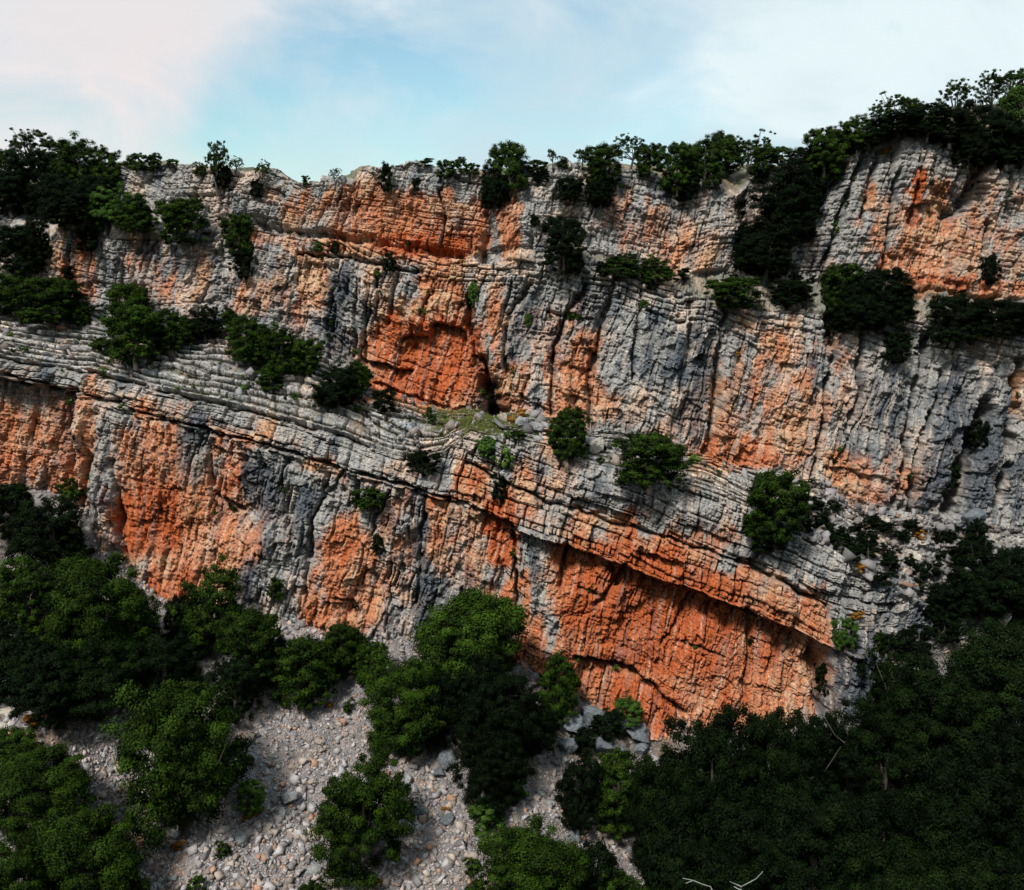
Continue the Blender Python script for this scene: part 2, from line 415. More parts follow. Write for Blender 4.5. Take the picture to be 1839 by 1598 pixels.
# ---- traced cracks: (width px, depth m, points)
CR = [
    (6, 1.0, [(1102, 503), (1085, 571), (1072, 621), (1062, 672), (1065, 770)]),
    (4, .8, [(1052, 510), (1021, 564), (994, 635), (990, 745)]),
    (4, .7, [(951, 510), (914, 564), (905, 638), (925, 700)]),
    (8, 1.3, [(843, 537), (850, 620), (868, 690), (880, 745)]),
    (5, 1.4, [(866, 640), (878, 690)]), (13, 3.2, [(880, 700), (886, 738)]), (5, 2.0, [(884, 742), (912, 738)]),
    (3, .6, [(790, 340), (795, 400), (792, 440)]),
    (9, 1.0, [(876, 362), (880, 416), (870, 458)]),
    (3, .4, [(681, 490), (677, 600)]), (3, .4, [(714, 493), (698, 581)]), (3, .4, [(643, 503), (637, 640)]), (3, .5, [(605, 500), (590, 625)]),
    (3, .5, [(778, 523), (752, 565)]), (2.5, .4, [(663, 500), (655, 640)]),
    (6, 1.1, [(1300, 560), (1290, 610), (1286, 701), (1270, 815)]),
    (4, .5, [(1240, 545), (1235, 620), (1215, 700)]), (3, .5, [(1155, 510), (1140, 600), (1135, 680)]),
    (14, 1.8, [(1506, 560), (1498, 612)]), (4, .8, [(1509, 600), (1489, 688), (1468, 789), (1455, 855)]),
    (4, .6, [(1543, 600), (1543, 700), (1522, 782), (1500, 825)]),
    (5, 1.0, [(1675, 600), (1661, 650), (1637, 718), (1624, 820), (1603, 903)]),
    (4, .8, [(1698, 667), (1657, 775), (1637, 836), (1637, 920)]),
    (11, 2.6, [(1772, 735), (1742, 785), (1722, 860), (1705, 915)]),
    (9, 1.8, [(1832, 650), (1826, 700), (1809, 836), (1790, 900)]),
    (4, .7, [(1512, 302), (1468, 363), (1445, 430)]), (4, .8, [(1543, 289), (1516, 363), (1482, 471)]), (4, .8, [(1610, 309), (1597, 387), (1586, 478)]),
    (3, .5, [(1647, 289), (1637, 403)]), (3, .5, [(1672, 290), (1668, 350)]), (9, 1.3, [(1758, 305), (1745, 350), (1704, 387)]), (4, .7, [(1812, 309), (1809, 380)]), (4, .8, [(1772, 397), (1772, 445)]),
    (5, .8, [(1575, 270), (1560, 340), (1540, 400)]),
    (12, 1.2, [(1330, 340), (1345, 400), (1330, 480)]),
    (4, .6, [(206, 829), (216, 910), (209, 970), (236, 1030)]), (6, 1.2, [(128, 707), (133, 842), (136, 890)]),
    (3, .5, [(168, 822), (152, 910)]), (3, .4, [(371, 775), (378, 893), (391, 927)]), (3, .5, [(617, 849), (570, 910), (552, 1000)]),
    (3, .5, [(700, 880), (665, 960)]), (3, .4, [(520, 820), (500, 900)]), (3, .5, [(590, 850), (560, 960), (550, 1080)]),
    (5, .6, [(762, 893), (755, 977), (745, 1090)]), (3, .6, [(924, 950), (927, 1045), (937, 1150)]), (4, .8, [(1018, 980), (1008, 1045)]),
    (5, .8, [(1126, 1014), (1106, 1045), (1075, 1085)]), (5, .6, [(1347, 1098), (1347, 1165), (1330, 1250)]), (12, 1.8, [(1462, 1185), (1476, 1215), (1480, 1275)]),
    (3, .5, [(1240, 1065), (1215, 1120), (1190, 1160)]),
    # bedding planes that stay open for a long way
    (3, .7, [(836, 832), (900, 862), (988, 903), (1048, 920), (1220, 974), (1330, 1010), (1440, 1062), (1490, 1092)]),
    (3, .6, [(0, 640), (67, 657), (162, 670), (330, 711), (506, 755), (620, 785), (660, 803)]),
    (3, .5, [(0, 602), (160, 622), (330, 660), (520, 712), (700, 770)]),
    (3.5, .9, [(0, 672), (67, 689), (125, 700), (202, 724), (263, 746), (330, 761), (425, 786), (519, 812), (600, 837), (684, 860), (772, 887), (863, 914), (927, 945)]),
    (6, 1.2, [(462, 402), (526, 416), (600, 425), (678, 435), (735, 440), (789, 451), (830, 458)]),
    (3, .6, [(540, 455), (620, 462), (700, 478), (760, 490)]),
    (3, .5, [(1160, 560), (1190, 570), (1225, 580)]), (3, .5, [(985, 560), (1060, 575)]),
    (3, .8, [(1560, 520), (1623, 515), (1680, 522), (1745, 528), (1839, 540)]),
    (3, .5, [(1480, 940), (1560, 985), (1660, 1050)]),
    (4, .9, [(1038, 1179), (1080, 1190), (1133, 1202), (1180, 1240), (1225, 1282)]),
    (3, .5, [(600, 1075), (640, 1085)]), (3, .5, [(380, 890), (410, 905), (430, 915)]),
    (3, .4, [(1040, 1050), (1080, 1065)]), (2.5, .4, [(1225, 1150), (1300, 1180)]),
]


def carve(pts, w, dep, ends=True):
    pts = np.array(pts, float)
    m = w * 4
    x0, x1 = pts[:, 0].min() - m - 10, pts[:, 0].max() + m + 10
    y0, y1 = pts[:, 1].min() - m - 10, pts[:, 1].max() + m + 10
    j0, j1 = np.searchsorted(pxs, [x0, x1])
    sub = PY[:, j0:j1]
    rr = np.where(((sub > y0) & (sub < y1)).any(1))[0]
    rr = rr[rr < seg_rows['plateau'][0]]
    if len(rr) == 0: return
    a, b = rr.min(), rr.max() + 1
    qx = QX[a:b, j0:j1]; qy = QY[a:b, j0:j1]
    dist = np.full(qx.shape, 1e9, F)
    for (ax, ay), (bx, by) in zip(pts[:-1], pts[1:]):
        vx, vy = bx - ax, by - ay
        t = np.clip(((qx - ax) * vx + (qy - ay) * vy) / (vx * vx + vy * vy), 0, 1)
        dist = np.minimum(dist, np.hypot(qx - ax - t * vx, qy - ay - t * vy))
    ww = w * (.6 + .8 * vn(X[a:b, j0:j1] * 1.3, Z[a:b, j0:j1] * 1.3, 91))
    disp[a:b, j0:j1] -= dep * np.exp(-(dist / ww) ** 2)


for w, dep, pts in CR: carve(pts, w, dep * (1.7 if w < 5 else 1.35))

# ---- roofs: the rock under these lines is set back, the set-back fading downwards
OV = [  # points, set-back m, fade px
    ([(772, 579), (795, 578), (838, 590)], 1.6, 90), ([(715, 608), (740, 595), (772, 600)], .9, 70), ([(645, 640), (690, 652), (740, 664)], 1.3, 28),
    ([(668, 683), (735, 706), (800, 726), (850, 733)], .9, 14),
    ([(1145, 985), (1195, 1005), (1235, 1018)], 1.1, 22), ([(1130, 1016), (1220, 1056), (1350, 1100), (1490, 1164)], .4, 90),
    ([(1012, 979), (1070, 997), (1128, 1016)], .5, 60),
    ([(1038, 1179), (1133, 1204), (1225, 1285)], 1.0, 60),
    ([(380, 800), (430, 812), (480, 822)], .5, 25), ([(385, 890), (420, 900), (445, 920)], .5, 30),
    ([(865, 918), (925, 948)], .9, 60), ([(545, 468), (605, 472)], .7, 40), ([(1025, 655), (1060, 660)], .6, 40), ([(1000, 700), (1062, 722)], .6, 40),
    ([(1670, 340), (1705, 345)], .6, 30), ([(1540, 350), (1570, 350)], .5, 30), ([(1590, 450), (1620, 455)], .6, 30), ([(1680, 360), (1760, 380)], .4, 30),
    ([(1475, 835), (1520, 840), (1600, 862)], .5, 30), ([(1280, 775), (1320, 785)], .5, 30), ([(1400, 745), (1460, 752)], .4, 25),
    ([(600, 424), (735, 438), (789, 452), (868, 464)], .0, 20),
    ([(930, 700), (985, 735)], .7, 30), ([(1740, 480), (1780, 470)], .5, 25), ([(585, 1078), (640, 1088)], .6, 40),
]
for pts, dep, fd in OV:
    p = np.array(pts, float)
    g = np.interp(QX, p[:, 0], p[:, 1]); d = QY - g
    e = ss(p[0, 0] - 4, p[0, 0] + 6, QX) * (1 - ss(p[-1, 0] - 6, p[-1, 0] + 4, QX))
    disp -= (dep * ss(-1, 3, d) * np.exp(-np.maximum(d, 0) / fd) * e * (d < fd * 5)).astype(F)

# local swellings and hollows seen in the photo (px, py, rx, ry, metres)
for px, py, rx, ry, m in [(150, 800, 12, 100, 1.4), (185, 860, 20, 110, 1.2), (300, 980, 70, 110, -1.0), (475, 1000, 25, 130, .6), (590, 950, 40, 100, .5),
                          (640, 1030, 50, 70, -.6), (965, 1010, 35, 70, 1.1), (1000, 1120, 30, 90, .7), (1525, 1220, 32, 70, 1.6), (1440, 1220, 30, 50, -.6),
                          (770, 640, 70, 55, -1.0), (600, 560, 60, 80, .5), (700, 520, 60, 60, .7), (900, 600, 25, 100, .6), (860, 640, 18, 100, .7), (1030, 620, 30, 80, .6),
                          (1180, 640, 60, 130, .9), (1370, 700, 80, 140, .3), (1580, 720, 40, 160, 1.0), (1690, 820, 40, 90, 1.3), (1770, 800, 30, 120, 1.2), (1480, 720, 30, 120, .4),
                          (1040, 360, 60, 40, .8), (1150, 370, 50, 60, 1.2), (1270, 400, 50, 60, 1.2), (940, 400, 30, 60, .8), (720, 340, 80, 30, .6), (1640, 300, 60, 60, 1.0),
                          (1530, 380, 30, 80, .9), (1700, 460, 70, 50, -.5), (1800, 340, 25, 40, 1.0), (1420, 460, 30, 40, .8), (130, 440, 30, 40, .6), (350, 340, 50, 40, .6),
                          (900, 800, 60, 30, .8), (1130, 880, 70, 30, 1.0), (1250, 920, 60, 25, .8), (750, 835, 30, 25, -.8), (640, 850, 40, 25, .6), (430, 830, 40, 40, .5)]:
    disp += (m * np.exp(-((QX - px) / rx) ** 2 - ((QY - py) / ry) ** 2)).astype(F)

# ---- terraced slope between the two walls: real treads and risers
bl = (PXg > 1430) * ss(1430, 1640, PXg)          # turns into boulder rubble on the right
nst = 9.6
sr0, sr1 = seg_rows['steps']
Ts = (Trow[sr0:sr1] + 0 * X[sr0:sr1])
dh = np.hypot(kp[4][:, 1] - kp[3][:, 1], kp[4][:, 2] - kp[3][:, 2])[None].astype(F)
tt = Ts * nst + fbm(X[sr0:sr1] * .16, Ts * 3, 2, 101) * 1.5 * np.sin(Ts * math.pi)
tt = tt + .45 * (hsh(np.floor(X[sr0:sr1] / 3.1 + Ts * .8), np.floor(Ts * 3), 102) - .5) * np.sin(Ts * math.pi)
k = np.floor(tt); f = tt - k
# uneven steps
o = .25 * (hsh(k, k * 0, 103) - .5)
zf = (k + np.clip(f / .45, 0, 1)) / nst; yf = (k + np.clip((f - .45) / .55, 0, 1) - .10 * np.clip((.16 - f) / .16, 0, 1)) / nst
zf = Ts + (zf - tt / nst); yf = Ts + (yf - tt / nst)
A = kp[3][None].astype(F); B = kp[4][None].astype(F)
P[sr0:sr1, :, 1] = A[..., 1] + (B[..., 1] - A[..., 1]) * yf
P[sr0:sr1, :, 2] = A[..., 2] + (B[..., 2] - A[..., 2]) * zf
ju = X[sr0:sr1] + fbm(X[sr0:sr1] * 2, Ts * 9, 2, 104) * .15
wj = .5 + 1.6 * hsh(k, k * 0, 105)
uu = ju / wj + hsh(k, k * 0, 106) * 9
c = np.floor(uu); dj = np.minimum(uu - c, c + 1 - uu) * wj
hb = hsh(k, c, 107)
stepd = (hb - .5) * .8 * ss(.3, .6, hsh(k, c, 131) + .3) - np.exp(-(f / .10) ** 2) * .5 - np.exp(-(dj / .07) ** 2) * .5 + fbm(X[sr0:sr1] * 3, Ts * 40, 3, 108) * .07 + fbm(X[sr0:sr1] * 10, Ts * 120, 2, 109) * .06
wf, wf2, wid = worley(X[sr0:sr1] * 1.1, Y[sr0:sr1] * .9 + Z[sr0:sr1] * 1.5, 110)
rub = (.75 * np.sqrt(np.maximum(0, 1 - (wf * 1.3) ** 2)) * (.4 + wid) - .3)
wf, wf2, wid = worley(X[sr0:sr1] * 2.6, Y[sr0:sr1] * 2.1 + Z[sr0:sr1] * 3, 111)
rub = rub + (.4 * np.sqrt(np.maximum(0, 1 - (wf * 1.3) ** 2)) * (.3 + wid) - .15)
bls = bl[sr0:sr1]
edge_in = ss(0, .06, Ts) * (1 - ss(.94, 1, Ts))
disp[sr0:sr1] = disp[sr0:sr1] * (.25 + .75 * (1 - edge_in)) + edge_in * (stepd * (1 - bls) + rub * bls)

# direction of displacement per row
up = np.array([.15, .1, .12, .12, .12, .15, .15, .2, .8, .8])
pos = np.array([seg_rows[n][0] for n, _ in SEGS] + [NR])
upr = np.zeros(NR, F)
for i, (nm, n) in enumerate(SEGS):
    v = {'lower_wall': .08, 'roof': .05, 'bands': .15, 'steps': .3, 'upper_wall': .1, 'ledge': .5, 'summit_wall': .15, 'plateau': .95, 'back': 1.0}[nm]
    a, b = seg_rows[nm]; upr[a:min(b + 1, NR)] = v
ker = np.ones(9) / 9
upr = np.convolve(np.pad(upr, 4, mode='edge'), ker, 'valid').astype(F)[:, None]
damp = np.ones(NR, F); a, b = seg_rows['plateau']; damp[a:] = .5; damp[seg_rows['back'][0]:] = .3
disp = disp * damp[:, None]
lat = fbm(X * 1.3, Z * 1.3, 2, 120) * .12
P[..., 0] += lat * 0.5
P[..., 1] -= disp * np.sqrt(1 - upr ** 2)
P[..., 2] += disp * upr * .9
# a few bits of the rim stand up as separate blocks
ra, rb_ = seg_rows['plateau']
print('terrain', P.shape)

# ------------------------------------------------------------------ rock colour (the stone itself, with light and shade painted on the steps)
OR = [  # px, py, rx, ry, strength, redness
    (560, 375, 60, 30, .6, 0), (650, 375, 60, 45, .8, .2), (720, 390, 90, 45, 1.0, .3), (770, 435, 95, 22, 1.1, .6), (835, 410, 40, 50, .8, .2), (912, 405, 20, 60, .9, .3),
    (640, 345, 50, 15, .5, .4), (720, 355, 50, 10, .8, .2), (1150, 410, 60, 40, .45, 0), (1230, 450, 60, 40, .5, .1), (1090, 400, 30, 50, .35, 0),
    (1640, 360, 12, 42, 1.1, .9), (1690, 350, 25, 22, .8, .3), (1690, 420, 90, 55, .75, .2), (1640, 475, 70, 40, .85, .3), (1780, 450, 70, 60, .6, .1), (1700, 510, 110, 18, .9, .6),
    (1560, 430, 50, 40, .5, .1), (1820, 390, 40, 60, .4, 0), (1760, 350, 30, 40, .35, 0), (1560, 360, 12, 40, .6, .1), (1800, 520, 60, 20, .8, .3),
    (150, 480, 22, 55, .8, .4), (125, 490, 15, 30, .8, .5), (300, 490, 45, 35, .5, .2), (330, 525, 80, 22, .45, .2), (235, 450, 8, 40, .7, .1), (365, 490, 10, 40, .8, .1), (120, 430, 10, 40, .5, 0),
    (450, 535, 60, 40, .5, .2), (560, 500, 28, 50, .95, .1), (600, 440, 60, 16, .8, .1), (480, 430, 40, 12, .5, 0), (700, 450, 80, 12, .9, .1), (790, 465, 60, 12, .9, .1), (530, 540, 40, 60, .45, .1),
    (700, 520, 40, 60, .4, 0), (790, 520, 40, 55, .9, .2), (775, 560, 75, 30, .9, .3), (770, 640, 90, 75, 1.25, .6), (700, 630, 60, 40, .95, .4), (730, 700, 90, 24, 1.15, .5), (800, 700, 50, 40, 1.0, .1),
    (892, 600, 18, 90, .75, 0), (920, 700, 30, 45, .85, .2), (870, 560, 20, 60, .5, 0), (1010, 600, 40, 60, .5, 0), (1030, 690, 45, 75, .85, .1), (985, 710, 12, 50, .9, .4), (1050, 620, 14, 40, .7, .1), (1090, 740, 50, 30, .5, .1),
    (1200, 770, 80, 30, .45, .2), (1300, 760, 30, 70, .7, .2), (1330, 810, 70, 30, .95, .5), (1420, 760, 55, 75, .7, .3), (1390, 680, 80, 70, .5, .1), (1440, 720, 20, 60, .8, .4), (1370, 600, 60, 40, .3, 0), (1560, 860, 60, 45, .75, .2), (1500, 850, 25, 40, .8, .4), (1500, 700, 30, 60, .35, 0),
    (1730, 620, 60, 20, .3, 0), (1830, 700, 10, 40, .8, .4), (1640, 870, 20, 40, .5, 0),
    (75, 700, 20, 14, .5, .3), (250, 730, 14, 20, 1, .5), (300, 735, 40, 20, .6, .1), (440, 795, 30, 8, .9, .2), (480, 775, 12, 18, .8, .1), (570, 830, 20, 10, .8, .2), (690, 845, 30, 20, .5, 0),
    (960, 850, 50, 60, .55, 0), (1000, 860, 20, 40, .6, 0), (850, 870, 30, 35, .8, .6), (930, 900, 40, 40, .6, 0), (1060, 945, 60, 25, .7, .1), (1110, 950, 30, 30, 1, .5), (1200, 990, 100, 30, .95, .2), (1180, 1000, 50, 14, 1, .8), (1300, 1040, 80, 22, .85, .2), (1400, 1088, 60, 18, .7, .2), (1060, 985, 60, 16, .9, .3), (1300, 980, 40, 15, .3, 0),
    (60, 790, 90, 75, .85, .4), (20, 830, 60, 50, .9, .5), (100, 850, 40, 40, .9, .4), (90, 730, 40, 30, .5, .4), (155, 800, 14, 100, .9, 0), (270, 870, 50, 110, .9, .2), (265, 935, 55, 60, 1.1, .7), (340, 960, 80, 100, 1.05, .3), (300, 1060, 50, 40, 1.1, .5), (300, 830, 15, 60, .8, .1), (225, 960, 20, 60, .8, .3),
    (410, 870, 25, 80, .9, .2), (430, 960, 40, 60, .9, .2), (395, 980, 30, 100, .8, .2), (420, 850, 10, 30, 1, .6), (200, 980, 20, 40, .6, .1),
    (620, 1000, 45, 70, .95, .4), (600, 1090, 60, 40, .9, .4), (650, 1060, 60, 70, .8, .3), (560, 1060, 20, 60, .5, .1), (620, 900, 20, 60, .4, .1), (520, 930, 14, 60, .4, .1), (715, 950, 40, 60, .55, .2), (700, 1040, 40, 60, .6, .1),
    (820, 950, 55, 80, .6, .3), (800, 905, 40, 15, .8, .4), (870, 1020, 40, 60, .6, .5), (900, 955, 25, 55, 1.2, .8), (925, 1070, 25, 60, .9, .4), (950, 1150, 30, 60, .9, .4), (990, 1150, 40, 60, .5, .1),
    (1090, 1060, 80, 90, 1.2, .6), (1200, 1110, 120, 90, 1.3, .7), (1060, 1190, 70, 70, 1.1, .5), (1330, 1160, 120, 90, 1.2, .4), (1250, 1230, 130, 70, 1.1, .4), (1420, 1200, 60, 80, 1.2, .3), (1150, 1270, 60, 50, 1.1, .7), (1040, 1010, 40, 40, 1.0, .5), (1030, 1110, 30, 90, 1.1, .3), (1480, 1180, 12, 40, 1, .4),
]
DK = [  # bluish black lichen and water streaks: px, py, rx, ry, strength
    (345, 770, 25, 45, 1), (340, 850, 30, 50, .8), (480, 870, 45, 55, 1), (480, 940, 30, 60, .6), (410, 830, 20, 20, .5), (455, 1010, 25, 70, .8), (540, 930, 30, 80, .7), (480, 1060, 30, 40, .5), (690, 930, 30, 40, .6),
    (755, 1000, 14, 120, 1.1), (790, 1080, 25, 40, .8), (840, 1050, 25, 30, .6), (30, 700, 50, 25, .8), (90, 750, 30, 50, .7), (125, 770, 10, 60, .9), (190, 850, 18, 80, .5), (175, 920, 20, 50, .6), (700, 1105, 15, 20, 1.2),
    (605, 560, 22, 80, 1), (640, 550, 14, 80, .6), (790, 385, 7, 55, 1.2), (690, 600, 10, 20, .3), (540, 420, 10, 30, .4), (480, 490, 20, 50, .5), (130, 450, 10, 30, 1), (215, 480, 30, 40, .6), (270, 470, 12, 40, .8), (380, 470, 12, 40, .6),
    (860, 650, 14, 90, .7), (930, 620, 15, 60, .8), (950, 580, 20, 50, .6), (1060, 565, 20, 25, .9), (1190, 650, 30, 80, .6), (1240, 680, 30, 90, .8), (1180, 600, 30, 30, .4), (1270, 600, 20, 50, .6), (1460, 690, 8, 50, .9), (1130, 700, 25, 60, .4),
    (1580, 730, 45, 60, 1), (1560, 800, 60, 30, .7), (1640, 640, 30, 50, .4), (1700, 760, 35, 70, 1.1), (1670, 860, 30, 60, .9), (1760, 850, 40, 80, 1.0), (1780, 750, 30, 60, .7), (1830, 880, 20, 60, .9), (1620, 580, 40, 20, .3), (1620, 800, 20, 50, .5),
    (1500, 340, 20, 60, .6), (1550, 320, 12, 40, .6), (1745, 330, 10, 30, .9), (1480, 470, 40, 30, .7), (1450, 400, 20, 60, .5), (1600, 350, 12, 60, .5), (1830, 400, 20, 30, .5),
    (1070, 890, 14, 30, .9), (965, 870, 6, 40, 1.1), (1025, 860, 8, 30, .9), (1150, 910, 60, 30, .5), (1250, 960, 50, 30, .7), (1600, 1090, 90, 50, .75), (1560, 1030, 60, 40, .5), (1680, 1120, 80, 50, .9), (1330, 1000, 60, 30, .7), (960, 1000, 10, 40, .9), (870, 960, 10, 40, .5), (970, 840, 6, 20, .8),
    (1530, 1210, 35, 80, 1.1), (1440, 1040, 40, 30, .5), (1560, 1150, 40, 40, .8), (1260, 1030, 15, 20, .6), (1480, 1270, 10, 20, .6), (340, 360, 30, 30, .4), (500, 380, 30, 30, .3), (1230, 370, 40, 40, .4), (1000, 430, 40, 30, .6)]


def mask(tab, qx, qy, fuzz):
    m = np.zeros(qx.shape, F); red = np.zeros(qx.shape, F)
    for r in tab:
        px, py, rx, ry, s = r[:5]
        rx *= 1.15; ry *= 1.15
        j0, j1 = np.searchsorted(pxs, [px - 2.3 * rx - 20, px + 2.3 * rx + 20])
        g = s * np.exp(-((qx[:, j0:j1] - px) / rx) ** 4 * .7 - ((qy[:, j0:j1] - py) / ry) ** 4 * .7)
        if len(r) > 5: red[:, j0:j1] = np.maximum(red[:, j0:j1], g * r[5])
        m[:, j0:j1] = np.maximum(m[:, j0:j1], g)
    return m, red


n1 = fbm(X * .8, Z * .5, 4, 201); n2 = fbm(ul * 1.7, Z * .55, 4, 202); n3 = fbm(X * 4, Z * 3, 3, 203); n4 = fbm(ul * 6, Z * .8, 3, 204); n5 = fbm(X * .3, Z * .3, 3, 205)
n6 = fbm(X * 9, Z * 9, 2, 206)
om, rd = mask(OR, QX + n1 * 10, QY + n2 * 14, 1)
dm, _ = mask(DK, QX + n1 * 8, QY + n2 * 16, 1)
blk = np.where(bedded > .4, (rn2 - .5), (rn4 - .5) * .6 + (rn5 - .5) * .4)
ob = .17 + .95 * om + n1 * .35 + n2 * .38 + blk * .3 + n3 * .12
orange = ss(.34, .95, ob).astype(F)
red = ss(.28, .75, rd * 1.1 + n2 * .25 + n1 * .18 + n3 * .12) * orange
dark = ss(.30, .95, dm * .85 + n4 * .3 + n2 * .35 + n3 * .12 + .10 * massive) * (1 - .75 * ss(.4, .9, om))
cream = ss(.0, .6, n1 * .6 + n5 * .6 - n4 * .3 + blk * .5)


def C(r, g, b): return np.array([r, g, b], F)


def mix(a, b, t): return a * (1 - t[..., None]) + b * t[..., None]


grey = mix(mix(C(.25, .245, .235) + 0 * X[..., None], C(.42, .355, .305), cream), C(.112, .130, .152), ss(.05, .6, n2 * .6 - n1 * .5 + .2 * n3))
grey = mix(grey, C(.44, .295, .215) + 0 * grey, ss(.0, .5, n5 * .5 + n1 * .5 + n3 * .2) * .42)
rock = mix(grey, mix(C(.40, .160, .080) + 0 * X[..., None], C(.42, .26, .16), ss(-.1, .5, n3 * .6 + blk + n5 * .4)), orange)
rock = mix(rock, C(.34, .085, .028) + 0 * rock, red)
rock = mix(rock, C(.04, .052, .07) + 0 * rock, dark * .85)
st1 = fbm(ul * 3.2, Z * .22, 3, 231); st2 = fbm(ul * 5.5 + 20, Z * .3, 3, 232)
rock = mix(rock, C(.10, .098, .10) + 0 * rock, ss(.22, .5, st1) * .55 * (.4 + .6 * massive))
rock = mix(rock, C(.46, .38, .31) + 0 * rock, ss(.28, .55, st2) * .45)
# pale fresh flecks and dark lichen specks
rock = mix(rock, C(.10, .095, .09) + 0 * rock, ss(.38, .6, n6 * .8 + n3 * .3) * .5)
rock = rock * (1 + .35 * n6 + .16 * n3 + .25 * (hsh(np.floor(X * 9 + n3), np.floor(Z * 9 + n6), 222) - .5))[..., None]
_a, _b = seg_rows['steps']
rock[_a:_b] *= ((.70 + .5 * hsh(k, c, 230)) * (1 + .45 * (1 - bls) * np.exp(-((f - .47) / .09) ** 2)))[..., None]  # random block tone; pale lips paint in light caught by step edges
# green-brown soil and moss where ground lies level (ledge, treads, plateau); also paints shade under each step
soil = np.zeros(X.shape, F)
a, b = seg_rows['steps']
ff = f
soil[a:b] = np.maximum(ss(.62, .85, ff), 1 - ss(.03, .12, ff)) * ss(-.6, .3, fbm(X[a:b] * .8, Ts * 14, 3, 210)) * .85 * (1 - bls) + bls * .35 * ss(-.1, .4, -rub)  # soil plus painted shade at tread backs and riser feet
green_patch = np.exp(-((QX[a:b] - 850) / 75) ** 2 - ((QY[a:b] - 757) / 16) ** 2) * (.45 + .8 * ss(-.3, .3, fbm(X[a:b] * 1.1, Ts * 9, 3, 212)))
soil[a:b] = np.maximum(soil[a:b], green_patch)
a, b = seg_rows['ledge']; soil[a:b] = .5 * ss(930, 1000, PXg[a:b])
a, b = seg_rows['plateau']; soil[a:] = .8 * ss(.1, .3, Trow[a:] + (Srow[a:] > 7))
rock = mix(rock, mix(C(.085, .09, .045) + 0 * rock, C(.16, .12, .075), ss(-.2, .4, n1)), soil)
rock = np.clip(rock, .01, .85)
print('colour done')


# ------------------------------------------------------------------ mesh helpers
def mesh_obj(name, verts, faces_flat, nper, mat, parent=None, colors=None, smooth=False, link=True):
    me = bpy.data.meshes.new(name)
    nv = len(verts); nf = len(faces_flat) // nper
    me.vertices.add(nv); me.vertices.foreach_set('co', np.ascontiguousarray(verts, F).ravel())
    me.loops.add(nf * nper); me.loops.foreach_set('vertex_index', np.ascontiguousarray(faces_flat, np.int32).ravel())
    me.polygons.add(nf)
    me.polygons.foreach_set('loop_start', np.arange(0, nf * nper, nper, dtype=np.int32))
    me.update(calc_edges=True)
    if smooth: me.polygons.foreach_set('use_smooth', np.ones(nf, bool))
    if colors is not None:
        ca = me.color_attributes.new('tint', 'FLOAT_COLOR', 'POINT')
        c4 = np.ones((nv, 4), F); c4[:, :3] = colors
        ca.data.foreach_set('color', c4.ravel())
    me.materials.append(mat)
    o = bpy.data.objects.new(name, me)
    if link: col.objects.link(o)
    if parent is not None: o.parent = parent
    return o


def grid_obj(name, Pg, cg, mat, smooth=True):
    r, c = Pg.shape[:2]
    idx = np.arange(r * c).reshape(r, c)
    fa = np.stack([idx[:-1, :-1], idx[:-1, 1:], idx[1:, 1:], idx[1:, :-1]], -1).reshape(-1)
    o = mesh_obj(name, Pg.reshape(-1, 3), fa, 4, mat, colors=cg.reshape(-1, 3), smooth=smooth)
    o['kind'] = 'structure'
    return o


def new_mat(name):
    m = bpy.data.materials.new(name); m.use_nodes = True
    return m, m.node_tree.nodes, m.node_tree.links.new


def rock_material(name, bump=.35, scale=7.0):
    m, n, L = new_mat(name)
    b = n['Principled BSDF']
    at_ = n.new('ShaderNodeAttribute'); at_.attribute_name = 'tint'
    tc = n.new('ShaderNodeTexCoord')
    nz = n.new('ShaderNodeTexNoise'); nz.inputs['Scale'].default_value = scale; nz.inputs['Detail'].default_value = 6; nz.inputs['Roughness'].default_value = .68
    L(tc.outputs['Object'], nz.inputs[0])
    mr = n.new('ShaderNodeMapRange'); L(nz.outputs[0], mr.inputs[0])
    mr.inputs[1].default_value = .3; mr.inputs[2].default_value = .7; mr.inputs[3].default_value = .5; mr.inputs[4].default_value = 1.5
    mx = n.new('ShaderNodeVectorMath'); mx.operation = 'SCALE'
    L(at_.outputs['Color'], mx.inputs[0]); L(mr.outputs[0], mx.inputs['Scale'])
    L(mx.outputs[0], b.inputs['Base Color'])
    bp = n.new('ShaderNodeBump'); bp.inputs['Strength'].default_value = bump; bp.inputs['Distance'].default_value = .12
    L(nz.outputs[0], bp.inputs['Height']); L(bp.outputs[0], b.inputs['Normal'])
    b.inputs['Roughness'].default_value = .92
    b.inputs['Specular IOR Level'].default_value = .15
    return m


ROCK = rock_material('layered_limestone', .7)
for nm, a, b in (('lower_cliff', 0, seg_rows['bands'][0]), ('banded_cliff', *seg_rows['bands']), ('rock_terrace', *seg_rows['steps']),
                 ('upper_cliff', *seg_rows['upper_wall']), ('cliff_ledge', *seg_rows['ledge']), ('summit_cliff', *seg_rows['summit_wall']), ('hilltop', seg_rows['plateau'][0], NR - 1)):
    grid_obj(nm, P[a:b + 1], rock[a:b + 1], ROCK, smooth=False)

# ------------------------------------------------------------------ the scree slope below
SNX, SNY = 900, 420
sp = np.concatenate([np.linspace(-1050, -160, 80)[:-1], np.linspace(-160, 2000, SNX - 158), np.linspace(2000, 2890, 80)[1:]])
SNX = len(sp)
c1 = I(C1, sp); d1 = I(D1, sp)
foot = np.stack(at(sp, c1 - 4, d1 + .2), -1)
_k = np.hanning(61); _k /= _k.sum()
foot_s = np.stack([np.convolve(np.pad(foot[:, i], 30, mode='edge'), _k, 'valid') for i in range(3)], -1)
foot[:, 1] += .6
SL = .60


